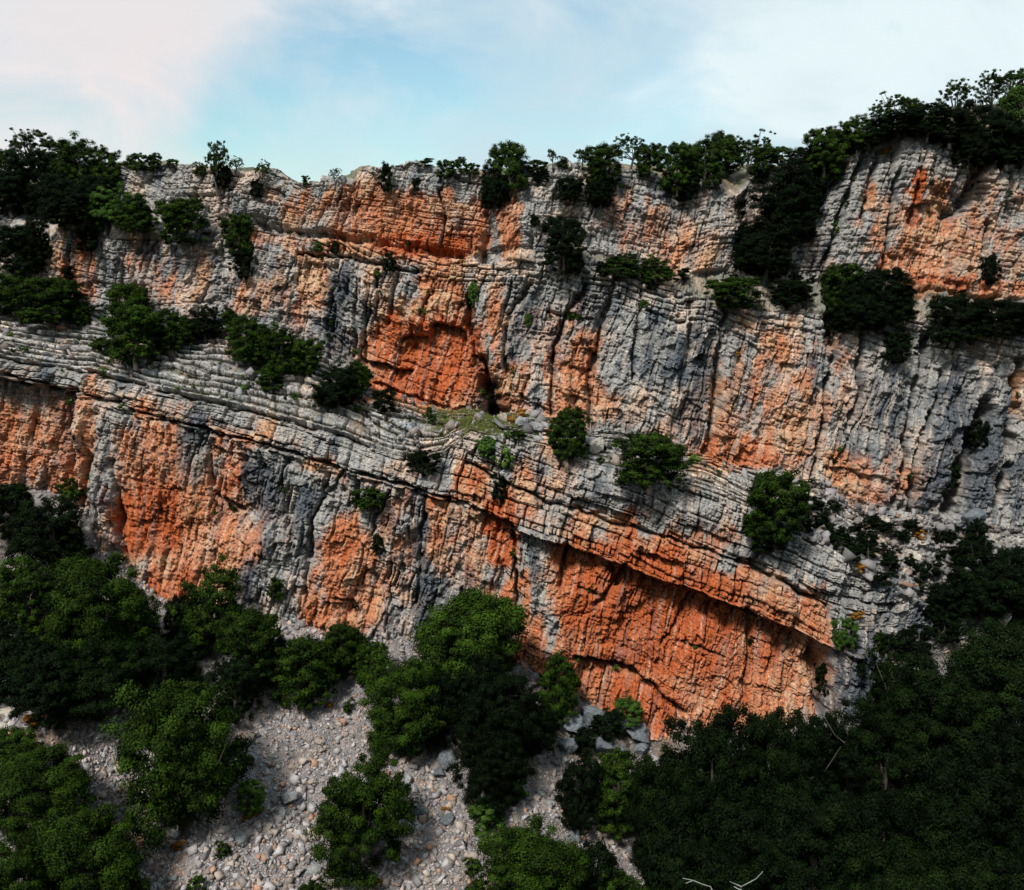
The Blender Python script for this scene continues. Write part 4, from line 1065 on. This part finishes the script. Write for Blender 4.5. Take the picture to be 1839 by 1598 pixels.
WALL = [
    ('mid', 35, 400, 495, 110, 'dark oak in the gully at the left edge below the wooded hill', 'D'),
    ('mid', 75, 385, 470, 60, 'dark oak beside the left end of the upper cliff', 'D'),
    ('bush', 160, 402, 448, 46, 'small bush on the top edge of the upper cliff at the left', 'D'),
    ('bush', 120, 475, 502, 28, 'tiny dark shrub on the orange corner at the left end of the upper cliff', 'D'),
    ('mid', 195, 330, 412, 90, 'oak on the ledge at the left, with a yellow-green side', 'M'),
    ('mid', 245, 345, 418, 85, 'oak right of the yellow-green one on the left ledge'),
    ('mid', 335, 350, 440, 104, 'round bright oak on the ledge under the summit crags'),
    ('mid', 428, 380, 462, 72, 'oak on the ledge right of the round bright one'),
    ('bush', 440, 440, 502, 50, 'dark bush hanging down the wall under the ledge oak', 'D'),
    ('bush', 602, 430, 458, 22, 'tiny dark shrub on the stained bands at the ledge', 'D'),
    ('bush', 568, 434, 452, 22, 'tiny light green shrub left of the dark one on the stained bands', 'M'),
    ('bush', 702, 454, 490, 30, 'small dark shrub on the bands above the red alcove', 'D'),
    ('bush', 850, 500, 545, 26, 'thin green shrub in the gully above the cave', 'M'),
    ('bush', 948, 560, 585, 16, 'tiny green shrub on the wall above and right of the cave', 'M'),
    ('bush', 1155, 535, 550, 18, 'tiny green tuft on the grey wall left of a thin dark roof', 'M'),
    ('mid', 1008, 388, 492, 92, 'big dark oak standing on the ledge in the middle of the wall', 'D'),
    ('bush', 958, 380, 404, 22, 'small dark shrub on the crag left of the big ledge oak', 'D'),
    ('mid', 1110, 455, 502, 90, 'low oak on the ledge right of the big dark one'),
    ('mid', 1178, 458, 506, 68, 'low oak next along the ledge, at the right end of that clump'),
    ('mid', 1318, 490, 552, 118, 'spreading oak on the ledge below the tree-filled gully'),
    ('mid', 1418, 500, 550, 90, 'low dark oak on the ledge under the mouth of the gully', 'D'),
    ('mid', 1505, 468, 560, 88, 'airy oak on the ledge at the foot of the right buttress'),
    ('mid', 1535, 505, 592, 95, 'dark oak on the ledge between the airy oak and the dense one under the buttress', 'D'),
    ('mid', 1612, 505, 575, 70, 'dark oak at the right end of the dense clump under the buttress', 'D'),
    ('mid', 1575, 480, 590, 120, 'dense dark oak on the ledge under the right buttress', 'D'),
    ('mid', 1490, 545, 605, 66, 'dark oak hanging over the chimney at the top of the upper wall', 'D'),
    ('bush', 1606, 588, 655, 66, 'round black bush on the face of the upper wall at the right', 'D'),
    ('mid', 1700, 525, 618, 120, 'dark oak on the ledge below the stained foot of the right buttress', 'D'),
    ('mid', 1780, 530, 605, 110, 'dark oak on the ledge left of the right edge', 'D'),
    ('mid', 1832, 545, 600, 60, 'dark oak on the ledge cut by the right edge', 'D'),
    ('bush', 1772, 448, 508, 42, 'dark shrub growing from a crack low on the right buttress', 'D'),
    ('bush', 1697, 820, 880, 50, 'dark shrub in front of the deep gully at the right', 'D'),
    ('bush', 1750, 745, 800, 44, 'dark shrub inside the deep gully at the right', 'D'),
    ('open', 395, 250, 345, 54, 'thin pine-like tree rising above the summit crags at the left'),
    ('bush', 402, 290, 345, 44, 'dark dense bush under the thin tree on the summit crags', 'D'),
    ('open', 425, 280, 312, 34, 'bare twiggy shrub right of the thin tree on the summit'),
    ('open', 472, 286, 325, 38, 'crooked little tree beside the pointed crag'),
    ('bush', 462, 320, 355, 28, 'dark bush left below the pointed crag', 'D'),
    ('bush', 246, 270, 305, 38, 'bush on the left corner of the summit crags'),
    ('bush', 278, 272, 305, 34, 'bush just right of the one on the left summit corner'),
    ('bush', 312, 284, 300, 30, 'low bush on the skyline left of the thin tree'),
    ('bush', 356, 287, 312, 24, 'small pointed bush on the skyline left of the thin tree'),
    ('tuft', 551, 314, 332, 20, 'tiny shrub in the notch of the skyline right of the pointed crag'),
    ('open', 602, 304, 330, 24, 'little twiggy shrub on the skyline left of the red crag'),
    ('bush', 693, 290, 345, 32, 'upright dark bush in front of the red crag on the skyline', 'D'),
    ('bush', 748, 318, 345, 20, 'small dark bush on the face of the summit crag', 'D'),
    ('tuft', 762, 281, 296, 36, 'grey green twiggy scrub on top of the summit crag'),
    ('bush', 800, 284, 318, 40, 'bush on the skyline right of the summit crag'),
    ('bush', 826, 278, 308, 28, 'pointed bush on the skyline, second right of the summit crag'),
    ('bush', 850, 288, 312, 28, 'low bush left of the wind-bent oak'),
    ('mid', 912, 252, 345, 78, 'wind-bent oak with a flat crown on the skyline in the middle', 'M2'),
    ('mid', 884, 290, 372, 60, 'dark oak in the notch below the wind-bent one', 'D'),
    ('bush', 965, 282, 308, 44, 'low bush on the skyline right of the wind-bent oak'),
    ('open', 990, 264, 300, 22, 'tiny spindly tree on the skyline right of the wind-bent oak'),
    ('bush', 1008, 277, 300, 24, 'round little bush right of the spindly tree'),
    ('bush', 970, 300, 325, 40, 'bush on the crag just below the skyline scrub', 'D'),
    ('mid', 1022, 318, 362, 62, 'dark bushy oak among the crags below the skyline', 'D'),
    ('open', 1045, 262, 305, 36, 'bare forked tree left of the tall middle clump on the skyline'),
    ('mid', 1085, 255, 345, 80, 'oak at the left of the tall middle clump on the skyline'),
    ('open', 1128, 240, 300, 62, 'ragged tree with bare tips in the tall middle clump on the skyline'),
    ('mid', 1078, 310, 375, 56, 'dark oak growing down the crag under the middle clump', 'D'),
    ('mid', 1165, 258, 318, 64, 'oak right of the ragged tree on the skyline'),
    ('mid', 1212, 256, 345, 80, 'oak with a deep crown between two pale crags on the skyline'),
    ('mid', 1262, 240, 335, 90, 'yellowish green oak of the right skyline clump', 'M2'),
    ('mid', 1300, 232, 312, 90, 'tallest oak of the right skyline clump'),
    ('open', 1342, 236, 318, 90, 'open-crowned oak at the right end of the right skyline clump'),
    ('mid', 1235, 310, 360, 50, 'dark oak just below the right skyline clump', 'D'),
    ('mid', 1370, 262, 312, 60, 'low oak on the skyline above the small ledged crag'),
    ('bush', 1400, 262, 295, 44, 'small oak bush at the dip of the skyline'),
    ('bush', 1360, 300, 330, 36, 'dark bush beside the small ledged crag', 'D'),
    ('mid', 1412, 285, 395, 130, 'topmost oak filling the gully left of the right buttress', 'D'),
    ('mid', 1388, 345, 450, 145, 'middle oak filling the gully left of the right buttress', 'D'),
    ('mid', 1368, 405, 495, 120, 'lowest oak filling the gully left of the right buttress', 'D'),
    ('mid', 1340, 395, 470, 70, 'dark oak leaning out of the left side of the gully', 'D'),
    ('mid', 1475, 232, 325, 88, 'oak at the left shoulder of the right buttress'),
    ('mid', 1440, 265, 330, 70, 'dark oak between the gully and the left shoulder of the buttress', 'D'),
    ('mid', 1525, 208, 272, 62, 'oak on the skyline above the left shoulder of the buttress'),
    ('open', 1592, 168, 242, 80, 'see-through oak with bare limbs above the right buttress'),
    ('open', 1635, 170, 235, 66, 'see-through oak right of its twin above the buttress'),
    ('mid', 1610, 205, 245, 110, 'low dense scrub oak on top of the right buttress', 'D'),
    ('open', 1708, 146, 232, 86, 'umbrella-shaped oak on the skyline at the right'),
    ('mid', 1700, 195, 262, 90, 'dark oak under the umbrella-shaped one', 'D'),
    ('open', 1770, 135, 215, 70, 'see-through oak between the umbrella-shaped one and the edge trees'),
    ('mid', 1758, 180, 290, 120, 'dark oak on the wooded slope at the right skyline', 'D'),
    ('open', 1812, 116, 200, 90, 'highest tree in the picture, near the top right'),
    ('mid', 1825, 150, 290, 130, 'dense oak under the highest tree at the right edge', 'M2'),
    ('mid', 1735, 235, 305, 70, 'dark oak at the head of the cleft in the right buttress', 'D'),
    ('mid', 1800, 220, 300, 100, 'dark oak above the rounded block at the right edge', 'D'),
    ('open', 60, 232, 315, 88, 'airy oak on top of the wooded hill at the left'),
    ('open', 112, 242, 320, 84, 'second airy oak on top of the left hill'),
    ('mid', 12, 265, 360, 80, 'oak at the left edge on the wooded hill'),
    ('mid', 80, 268, 375, 120, 'dense dark oak under the airy ones on the left hill', 'D'),
    ('mid', 150, 250, 350, 92, 'oak on the right side of the left hill top'),
    ('mid', 195, 262, 338, 66, 'oak at the right end of the left hill, next to the summit crags'),
    ('mid', 30, 305, 385, 110, 'dark oak low on the left hill at the edge', 'D'),
    ('mid', 130, 310, 400, 110, 'dark oak in the middle of the left hill', 'D'),
    ('mid', 85, 325, 385, 80, 'dark oak at the foot of the left hill', 'D'),
    ('mid', 178, 310, 385, 70, 'dark oak on the left hill just above the ledge trees', 'D'),
    ('bush', 118, 362, 410, 60, 'light green bush at the foot of the left hill beside the cliff top', 'M'),
]
RUB = [
    ('bush', 1640, 1110, 1168, 72, 'dark bush at the lower end of the rubble slope, above the big loose oak', 'D'),
    ('bush', 1692, 1090, 1150, 66, 'dark bush between the rubble slope and the oaks at the right', 'D'),
    ('bush', 1600, 1128, 1176, 52, 'dark green bush on the grey rock right of the cliff corner', 'N'),
    ('mid', 1655, 185, 245, 90, 'dense scrub oak on the skyline left of the umbrella-shaped one', 'N'),
    ('mid', 1567, 208, 264, 84, 'dense scrub oak on the skyline left of the see-through oaks', 'N'),
    ('mid', 1500, 225, 290, 66, 'dark scrub oak on the skyline between the left shoulder of the buttress and its top', 'D'),
    ('mid', 1755, 955, 1100, 150, 'large dark oak on the rubble slope at the right', 'D'),
    ('mid', 1815, 975, 1090, 100, 'dark oak at the right edge on the rubble slope', 'D'),
    ('bush', 1752, 925, 968, 36, 'dark bush at the foot of the upper wall near the right edge', 'D'),
    ('mid', 1830, 1060, 1150, 60, 'dark oak by the pale boulders at the right edge', 'D'),
    ('mid', 1690, 1035, 1110, 70, 'dark oak at the left of the large one on the rubble slope', 'D'),
]
ORG = [(320, 1516, 24), (452, 1460, 36), (62, 1290, 34), (60, 1262, 22), (150, 1262, 12), (1545, 1020, 22), (1540, 1105, 26), (1320, 636, 14), (935, 740, 24), (918, 752, 20), (1590, 270, 22), (1650, 960, 26), (800, 1452, 16), (680, 1585, 18), (590, 1268, 16)]
ORGL = ['orange-flowered clump on the lower left scree', 'orange clump just under the thin pale green bush', 'larger orange patch on soil at the left edge of the slope', 'upper orange patch on soil at the left edge of the slope',
        'tiny orange clump under the wide oak on the left slope', 'orange clump on the banded rock above the cliff corner', 'orange clump beside the bright green shrub on the cliff corner', 'tiny orange clump in the crack of the upper wall',
        'orange clump right of the cave mouth', 'lower orange clump under the cave mouth', 'yellow-orange clump on top of the right buttress', 'orange clump on the rubble under the upper wall', 'brownish orange clump right of the lone round tree', 'orange clump under the lone round tree', 'tiny orange clump near the top of the scree']
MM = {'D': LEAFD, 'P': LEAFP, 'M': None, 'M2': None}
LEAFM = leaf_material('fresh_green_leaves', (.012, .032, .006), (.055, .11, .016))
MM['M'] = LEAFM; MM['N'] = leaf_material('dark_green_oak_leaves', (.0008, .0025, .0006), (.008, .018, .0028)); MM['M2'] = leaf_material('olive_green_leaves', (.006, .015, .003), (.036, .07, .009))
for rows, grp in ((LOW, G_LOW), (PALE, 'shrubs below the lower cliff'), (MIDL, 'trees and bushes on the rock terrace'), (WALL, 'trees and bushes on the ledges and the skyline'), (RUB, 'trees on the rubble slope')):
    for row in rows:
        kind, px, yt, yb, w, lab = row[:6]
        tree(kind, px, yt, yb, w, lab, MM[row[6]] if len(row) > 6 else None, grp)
for (px, py, w), lab in zip(ORG, ORGL):
    tree('tuft', px, py - w * .45, py + w * .2, w, lab, LEAFO, 'orange-flowered shrubs')
# small dark cushions of scrub on the rubble slope
_r = random.Random(5)
for i in range(80):
    px = _r.uniform(1430, 1780); lo = np.interp(px, [1440, 1600, 1720], [890, 935, 960]); hi = np.interp(px, [1440, 1600, 1720], [940, 1045, 1110])
    py = lo + (hi - lo) * _r.random() ** 1.5; w = _r.uniform(16, 42)
    tree('tuft', px, py - w * .45, py + w * .25, w, 'low dark scrub cushion among the boulders of the rubble slope', LEAFD, 'scrub cushions on the rubble slope')
for i in range(34):
    px = _r.uniform(0, 1300); t = _r.uniform(.08, .95)
    py = I(C3, px) * (1 - t) + I(C4, px) * t; w = _r.uniform(8, 20)
    tree('tuft', px, py - w * .5, py + w * .2, w, 'small green tuft growing in a joint of the stepped rock terrace', _r.choice([LEAFM, LEAFP, None]), 'tufts on the stepped terrace')
for i in range(26):
    px = _r.uniform(1050, 1839); py = I(C6, px) + _r.uniform(-4, 30); w = _r.uniform(14, 34)
    tree('tuft', px, py - w * .5, py + w * .2, w, 'small dark shrub on the long ledge between the oaks', LEAFD, 'small shrubs on the long ledge')
for i in range(110):
    w_, dep_, pts_ = CR[_r.randrange(len(CR))]
    q = _r.randrange(len(pts_) - 1); t = _r.random()
    px = pts_[q][0] * (1 - t) + pts_[q + 1][0] * t + _r.uniform(-5, 5); py = pts_[q][1] * (1 - t) + pts_[q + 1][1] * t + _r.uniform(-4, 4); w = _r.uniform(6, 15)
    tree('tuft', px, py - w * .5, py + w * .35, w, 'tiny dark shrub rooted in a crack of the cliff face', _r.choice([LEAFD, None, LEAFM]), 'tiny shrubs in the cracks of the cliffs')
print('trees')

# ------------------------------------------------------------------ stones
def ico():
    t = (1 + 5 ** .5) / 2
    v = np.array([(-1, t, 0), (1, t, 0), (-1, -t, 0), (1, -t, 0), (0, -1, t), (0, 1, t), (0, -1, -t), (0, 1, -t), (t, 0, -1), (t, 0, 1), (-t, 0, -1), (-t, 0, 1)], float)
    v /= np.linalg.norm(v[0])
    f_ = np.array([(0, 11, 5), (0, 5, 1), (0, 1, 7), (0, 7, 10), (0, 10, 11), (1, 5, 9), (5, 11, 4), (11, 10, 2), (10, 7, 6), (7, 1, 8), (3, 9, 4), (3, 4, 2), (3, 2, 6), (3, 6, 8), (3, 8, 9), (4, 9, 5), (2, 4, 11), (6, 2, 10), (8, 6, 7), (9, 8, 1)])
    return v, f_


IV, IF = ico()
nr = np.random.default_rng(9)
# angular stone shapes: cut the ball by random planes
CV = np.array([(-1, -1, -1), (1, -1, -1), (1, 1, -1), (-1, 1, -1), (-1, -1, 1), (1, -1, 1), (1, 1, 1), (-1, 1, 1)], float)
CF = np.array([(0, 2, 1), (0, 3, 2), (4, 5, 6), (4, 6, 7), (0, 1, 5), (0, 5, 4), (1, 2, 6), (1, 6, 5), (2, 3, 7), (2, 7, 6), (3, 0, 4), (3, 4, 7)])
SH = []
for i in range(60):
    v = CV * nr.uniform(.3, .8, (8, 1)) * nr.uniform(.65, 1.25, 3) + nr.normal(size=(8, 3)) * .12
    SH.append(v)
SH = np.array(SH)


def stones(name, pts, size, colr, mat, label=None):
    n = len(pts)
    sh = SH[nr.integers(0, len(SH), n)]
    sc_ = size[:, None] * nr.uniform(.6, 1.15, (n, 3)) * np.array([1.1, 1, .75])
    a = nr.normal(size=(n, 4)); a /= np.linalg.norm(a, axis=1)[:, None]
    w, x, y, z = a.T
    Rm = np.stack([1 - 2 * (y * y + z * z), 2 * (x * y - z * w), 2 * (x * z + y * w), 2 * (x * y + z * w), 1 - 2 * (x * x + z * z), 2 * (y * z - x * w), 2 * (x * z - y * w), 2 * (y * z + x * w), 1 - 2 * (x * x + y * y)], -1).reshape(n, 3, 3)
    v = np.einsum('nij,nkj->nki', Rm, sh * sc_[:, None, :]) + pts[:, None, :]
    fa = (CF[None] + (np.arange(n) * 8)[:, None, None]).reshape(-1)
    o = mesh_obj(name, v.reshape(-1, 3), fa, 3, mat, colors=np.repeat(colr, 8, 0))
    return tag(o, label, kind='stuff')


STONE = rock_material('broken_limestone', .3, 16)
BLOCK = rock_material('fallen_limestone', 1.0, 3.2)


def stone_cols(n, warm=.25):
    g = nr.uniform(.13, .40, n)[:, None] * np.array([1.0, .95, .965])
    p = nr.uniform(.18, .42, n)[:, None] * np.array([1.0, .84, .74])
    o = nr.uniform(.25, .42, n)[:, None] * np.array([1.0, .60, .42])
    u = nr.uniform(size=n)[:, None]
    return np.where(u < warm * .25, o, np.where(u < warm + .15, p, g)).astype(F)


n = 260000
px = nr.uniform(-120, 1950, n); v = 33 * nr.uniform(0, 1, n) ** .9
dens = np.exp(-((px - 540) / 400) ** 4) + .35 * np.exp(-((px - 900) / 160) ** 2) + .6 * np.exp(-((px - 1080) / 120) ** 2) + .12
keep = nr.uniform(size=n) < dens
px, v = px[keep], v[keep]; n = len(px)
pts = scree_point(px, v)
patch = fbm(pts[:, 0] * .35, pts[:, 1] * .35, 4, 312)
size = .046 * np.exp(nr.exponential(.44, n)) * (1 + .45 * ss(6, 20, v)) * (1 - .3 * ss(.1, .5, patch))
size = np.minimum(size, .42)
pts[:, 2] += size * .25
cc_ = stone_cols(n, .3)
cc_ = cc_ * (1 - .15 * ss(700, 950, px))[:, None]
stones('scree_stones', pts, size, cc_, STONE, 'loose grey and pinkish stones covering the scree below the lower cliff')

# rubble lying on the right-hand slope and, thinner, on the stepped terrace
ta, tb = seg_rows['steps']
n = 9000
ri = nr.integers(ta + 3, tb - 3, n); ci_ = nr.integers(0, NX, n)
bx = pxs[ci_]
keep = nr.uniform(size=n) < np.where(bx > 1400, 1.0, np.where((bx > 640) & (bx < 860), .6, .30))
ri, ci_ = ri[keep], ci_[keep]; n = len(ri)
pts = P[ri, ci_].astype(float); size = np.where(pxs[ci_] > 1400, .12, .07) * np.exp(nr.exponential(.45, n)); size = np.minimum(size, .6)
pts[:, 2] += size * .3
cw = stone_cols(n, .15) * .6
stones('terrace_rubble', pts, size, cw, STONE, 'broken limestone rubble lying on the terrace between the two cliffs')


def boulder_mesh(seed, colr):
    bm_v = []
    r = np.random.default_rng(seed)
    # subdivide the icosahedron twice, cut by planes, roughen
    v, f_ = IV.copy(), IF.copy()
    for _ in range(3):
        mid = {}; vl = list(v); nf = []
        def m_(a, b):
            k_ = (min(a, b), max(a, b))
            if k_ not in mid:
                q = (vl[a] + vl[b]); q = q / np.linalg.norm(q); mid[k_] = len(vl); vl.append(q)
            return mid[k_]
        for a, b, c_ in f_:
            ab, bc, ca = m_(a, b), m_(b, c_), m_(c_, a)
            nf += [(a, ab, ca), (b, bc, ab), (c_, ca, bc), (ab, bc, ca)]
        v = np.array(vl); f_ = np.array(nf)
    for _ in range(11):
        d = r.normal(size=3); d /= np.linalg.norm(d); h = r.uniform(.36, .7)
        q = v @ d; v = v - np.maximum(q - h, 0)[:, None] * d
    v *= 1.35
    v += (fbm(v[:, 0] * 3 + seed, v[:, 1] * 3 + v[:, 2] * 2, 5, seed, .75)[:, None]) * .26 * v
    c3 = np.array(colr)[None] * (1 + .3 * fbm(v[:, 0] * 4, v[:, 1] * 4 + v[:, 2] * 3, 3, seed + 1))[:, None]
    o = mesh_obj('boulder', v, f_.reshape(-1), 3, BLOCK, colors=c3.astype(F), link=False)
    me = o.data; bpy.data.objects.remove(o)
    return me


BG, BW, BB = (.23, .235, .24), (.30, .26, .22), (.115, .128, .142)
BM = {'g': [boulder_mesh(s, BG) for s in (1, 2, 3)], 'w': [boulder_mesh(s, BW) for s in (4, 5, 6)], 'b': [boulder_mesh(s, BB) for s in (7, 8, 9)], 'l': [boulder_mesh(s, (.40, .37, .32)) for s in (10, 11)]}
BO = [
    (518, 1428, 34, 'g', 'large flat grey boulder in the middle of the scree'), (437, 1496, 26, 'g', 'grey boulder on the scree below the thin pale bush'), (455, 1358, 26, 'g', 'angular pink-grey boulder at the left rim of the scree'),
    (572, 1332, 16, 'w', 'round cream boulder in the upper scree'), (596, 1384, 11, 'w', 'small peach-coloured stone near the lone round tree'), (560, 1347, 10, 'w', 'small orange stone below the round cream boulder'),
    (480, 1253, 16, 'g', 'squarish grey boulder at the top left of the scree'), (428, 1366, 18, 'g', 'dark grey boulder beside the tall light-topped oak'), (413, 1458, 16, 'g', 'upright grey boulder under the thin pale bush'),
    (530, 1375, 14, 'w', 'beige stone between the cream boulder and the large flat one'), (583, 1370, 12, 'w', 'beige rounded stone left of the lone round tree'), (604, 1290, 14, 'w', 'tan stone in the upper right of the scree'),
    (505, 1460, 18, 'g', 'grey block just below the large flat boulder'), (530, 1462, 16, 'g', 'second grey block below the large flat boulder'), (560, 1400, 14, 'w', 'pinkish stone right above the large flat boulder'),
    (575, 1448, 20, 'g', 'grey boulder left of the foot of the lone round tree'), (565, 1560, 30, 'g', 'grey boulder near the bottom edge of the scree'), (590, 1540, 24, 'g', 'grey slab above the bottom-edge boulder on the scree'),
    (612, 1570, 34, 'g', 'biggest boulder at the bottom edge of the scree'), (640, 1590, 26, 'g', 'boulder at the bottom edge under the lone round tree'), (480, 1480, 16, 'w', 'pale stone in the lower scree'), (545, 1490, 18, 'g', 'grey stone in the lower scree right of the pale one'),
    (300, 1518, 14, 'g', 'small grey boulder left of the orange-flowered clump'), (312, 1488, 22, 'g', 'grey boulder with a dark side on the lower left scree'),
    (810, 1365, 34, 'b', 'big blue-grey boulder right of the scree under the dark oaks'), (848, 1392, 20, 'b', 'blue-grey boulder below right of the big one'), (790, 1385, 22, 'b', 'blue-grey boulder left of the scree gully'), (735, 1395, 22, 'g', 'grey boulder touching the top right of the lone round tree'),
    (672, 1292, 26, 'g', 'grey boulder under the leaning oak right of the scree'), (664, 1308, 16, 'w', 'tan upright stone below the leaning oak'), (695, 1340, 26, 'b', 'bluish slab just above the lone round tree'),
    (975, 1420, 18, 'g', 'light grey stone in the pale patch under the dark oaks'), (962, 1428, 14, 'w', 'pale stone beside the light grey one'), (985, 1440, 16, 'g', 'grey stone below the light one in the pale patch'),
    (805, 1470, 22, 'b', 'blue-grey stone on the soil right of the lone round tree'), (745, 1450, 34, 'b', 'long dark blue-grey slab right of the lone round tree'), (1035, 1502, 24, 'b', 'bluish boulder above the pale green oak'),
    (1110, 1303, 36, 'b', 'blue-grey block at the foot of the red wall, left one'), (1142, 1312, 38, 'b', 'blue-grey block at the foot of the red wall, beside the trees'), (1150, 1338, 30, 'b', 'blue-grey block below the two at the foot of the red wall'),
    (1060, 1285, 44, 'b', 'large dark blue rock slab leaning against the left foot of the red wall'), (1035, 1300, 38, 'b', 'dark blue rock left of the leaning slab'), (1085, 1335, 34, 'b', 'dark blue boulder below the leaning slab'), (1020, 1340, 34, 'b', 'dark blue boulder among the oaks below the red wall'), (975, 1335, 34, 'b', 'dark blue boulder at the left of the blue-grey group'), (1105, 1350, 26, 'b', 'bluish boulder at the lower end of the blue-grey group'),
    (15, 1275, 26, 'l', 'white boulder at the left edge beside the orange plants'), (5, 1300, 18, 'l', 'second white boulder at the left edge'), (105, 1205, 14, 'l', 'small white stone under the oak on the left slope'), (80, 1349, 10, 'l', 'small white stone above the wide low oak at the left'),
    (1800, 1092, 44, 'l', 'pale boulder at the right edge of the rubble slope'), (1830, 1088, 36, 'l', 'pale boulder cut by the right edge'), (105, 560, 24, 'l', 'pale block under the wide oak above the stepped terrace'), (165, 575, 34, 'l', 'pale block at the end of the stepped terrace near the left oaks'), (145, 568, 22, 'l', 'smaller pale block beside the one near the left oaks'),
    (660, 700, 18, 'g', 'round grey boulder at the left foot of the red alcove'), (932, 754, 26, 'g', 'grey boulder right below the cave'), (960, 762, 24, 'g', 'grey boulder on the terrace right of the cave boulder'), (905, 748, 20, 'w', 'reddish boulder in the mouth of the cave'), (1060, 788, 26, 'g', 'grey block behind the upright oak'), (1075, 795, 30, 'l', 'pale block left of the round bright green oak'),
    (1745, 935, 40, 'b', 'rounded blue-grey block at the foot of the upper wall near the right edge'), (1585, 935, 18, 'l', 'pale block high on the rubble slope'), (1560, 955, 16, 'l', 'pale block on the rubble slope left of the higher one'), (1640, 1000, 18, 'l', 'pale block in the middle of the rubble slope'),
    (1832, 1604, 36, 'l', 'pale yellow-topped rock in the bottom right corner'),
]
for i, (px, py, w, c_, lab) in enumerate(BO):
    p = pick(px, py + w * .2); fw = p[1] * CT - p[2] * ST; s_ = w * fw / FPX / 2
    o = bpy.data.objects.new('boulder', BM[c_][i % len(BM[c_])]); col.objects.link(o)
    o.location = (p[0], p[1] - s_ * .3, p[2] + s_ * .22); o.rotation_euler = (nr.uniform(-.4, .4), nr.uniform(-.4, .4), nr.uniform(0, 6.28)); o.scale = (s_ * 1.08, s_, s_ * nr.uniform(.75, 1.0))
    tag(o, lab, 'boulder', 'boulders')

# ------------------------------------------------------------------ grass on the terrace below the cave, and thin grass along the treads
GRASS = leaf_material('dry_and_green_grass', (.045, .075, .015), (.15, .15, .045))
bl_v, bl_c = [], []
n = 26000
ri = nr.integers(ta + 2, tb - 2, n); ci_ = nr.integers(0, NX, n)
gx = pxs[ci_]; gyp = PY[ri, ci_]
core = np.exp(-((gx - 850) / 80) ** 2 - ((gyp - 757) / 22) ** 2)
cl_ = fbm(P[ri, ci_, 0] * .7, P[ri, ci_, 1] * .9, 3, 500)
keep = nr.uniform(size=n) < np.maximum(core * 1.0, .5 * ss(.0, .5, cl_) * .5)
ri = np.r_[ri[keep], nr.integers(ta + 2, tb - 2, 60000)]; ci_ = np.r_[ci_[keep], nr.integers(np.searchsorted(pxs, 740), np.searchsorted(pxs, 960), 60000)]
core = np.exp(-((pxs[ci_] - 850) / 80) ** 2 - ((PY[ri, ci_] - 757) / 18) ** 2)
k_ = (np.arange(len(ri)) < keep.sum()) | (nr.uniform(size=len(ri)) < core * .6 * ss(-.25, .3, fbm(P[ri, ci_, 0] * 1.2, P[ri, ci_, 1] * 1.4, 3, 501)))
ri, ci_ = ri[k_], ci_[k_]; base = P[ri, ci_].astype(float); n = len(base)
B3 = np.repeat(base, 3, 0) + nr.normal(size=(n * 3, 3)) * [.10, .10, .01]
n3_ = len(B3); h = nr.uniform(.08, .26, n3_); d = nr.normal(size=(n3_, 3)) * .35; d[:, 2] = 1; sd = nr.normal(size=(n3_, 3)); sd[:, 2] = 0; sd /= np.linalg.norm(sd, axis=1)[:, None]
V = np.stack([B3 - sd * .018, B3 + sd * .018, B3 + d * h[:, None]], 1).reshape(-1, 3)
tn = np.repeat(np.clip(nr.normal(.5, .3, n3_), 0, 1), 3)
o = mesh_obj('grass', V, np.arange(n3_ * 3), 3, GRASS, colors=np.stack([tn] * 3, 1).astype(F))
tag(o, 'short grass on the terrace below the cave and along the rock steps', kind='stuff')

# ------------------------------------------------------------------ dead branches at the bottom edge
DEAD, n_, L_ = new_mat('bleached_wood'); n_['Principled BSDF'].inputs['Base Color'].default_value = (.42, .43, .40, 1)
_t = n_.new('ShaderNodeTexNoise'); _t.inputs['Scale'].default_value = 20; _r2 = n_.new('ShaderNodeValToRGB'); _r2.color_ramp.elements[0].color = (.10, .10, .09, 1); _r2.color_ramp.elements[1].color = (.28, .29, .27, 1)
L_(_t.outputs[0], _r2.inputs[0]); L_(_r2.outputs[0], n_['Principled BSDF'].inputs['Base Color'])


def branch(lines, D, label):
    ch = []
    o0 = np.array(at(*lines[0][0], D))
    for ln in lines:
        w = .035
        ch.append([(*(np.array(at(x, y, D + .3 * math.sin(i * 2.1))) - o0), w * (1 - .7 * i / len(ln))) for i, (x, y) in enumerate(ln)])
    tv, tf = tubes(ch)
    o = mesh_obj('dead_branch', tv, tf, 4, DEAD, smooth=True); o.location = o0
    tag(o, label, 'branch', 'bleached dead branches')


branch([[(1330, 1612), (1331, 1592), (1345, 1585), (1358, 1578), (1370, 1565)], [(1331, 1592), (1322, 1588), (1310, 1583)], [(1333, 1600), (1318, 1592)]], 50, 'forked bleached dead branch at the bottom edge under the dark wood')
branch([[(1282, 1606), (1276, 1592), (1262, 1588), (1245, 1581), (1226, 1577)], [(1245, 1581), (1232, 1586)]], 50, 'thin bleached dead branch at the bottom edge, left of the forked one')
print('done')
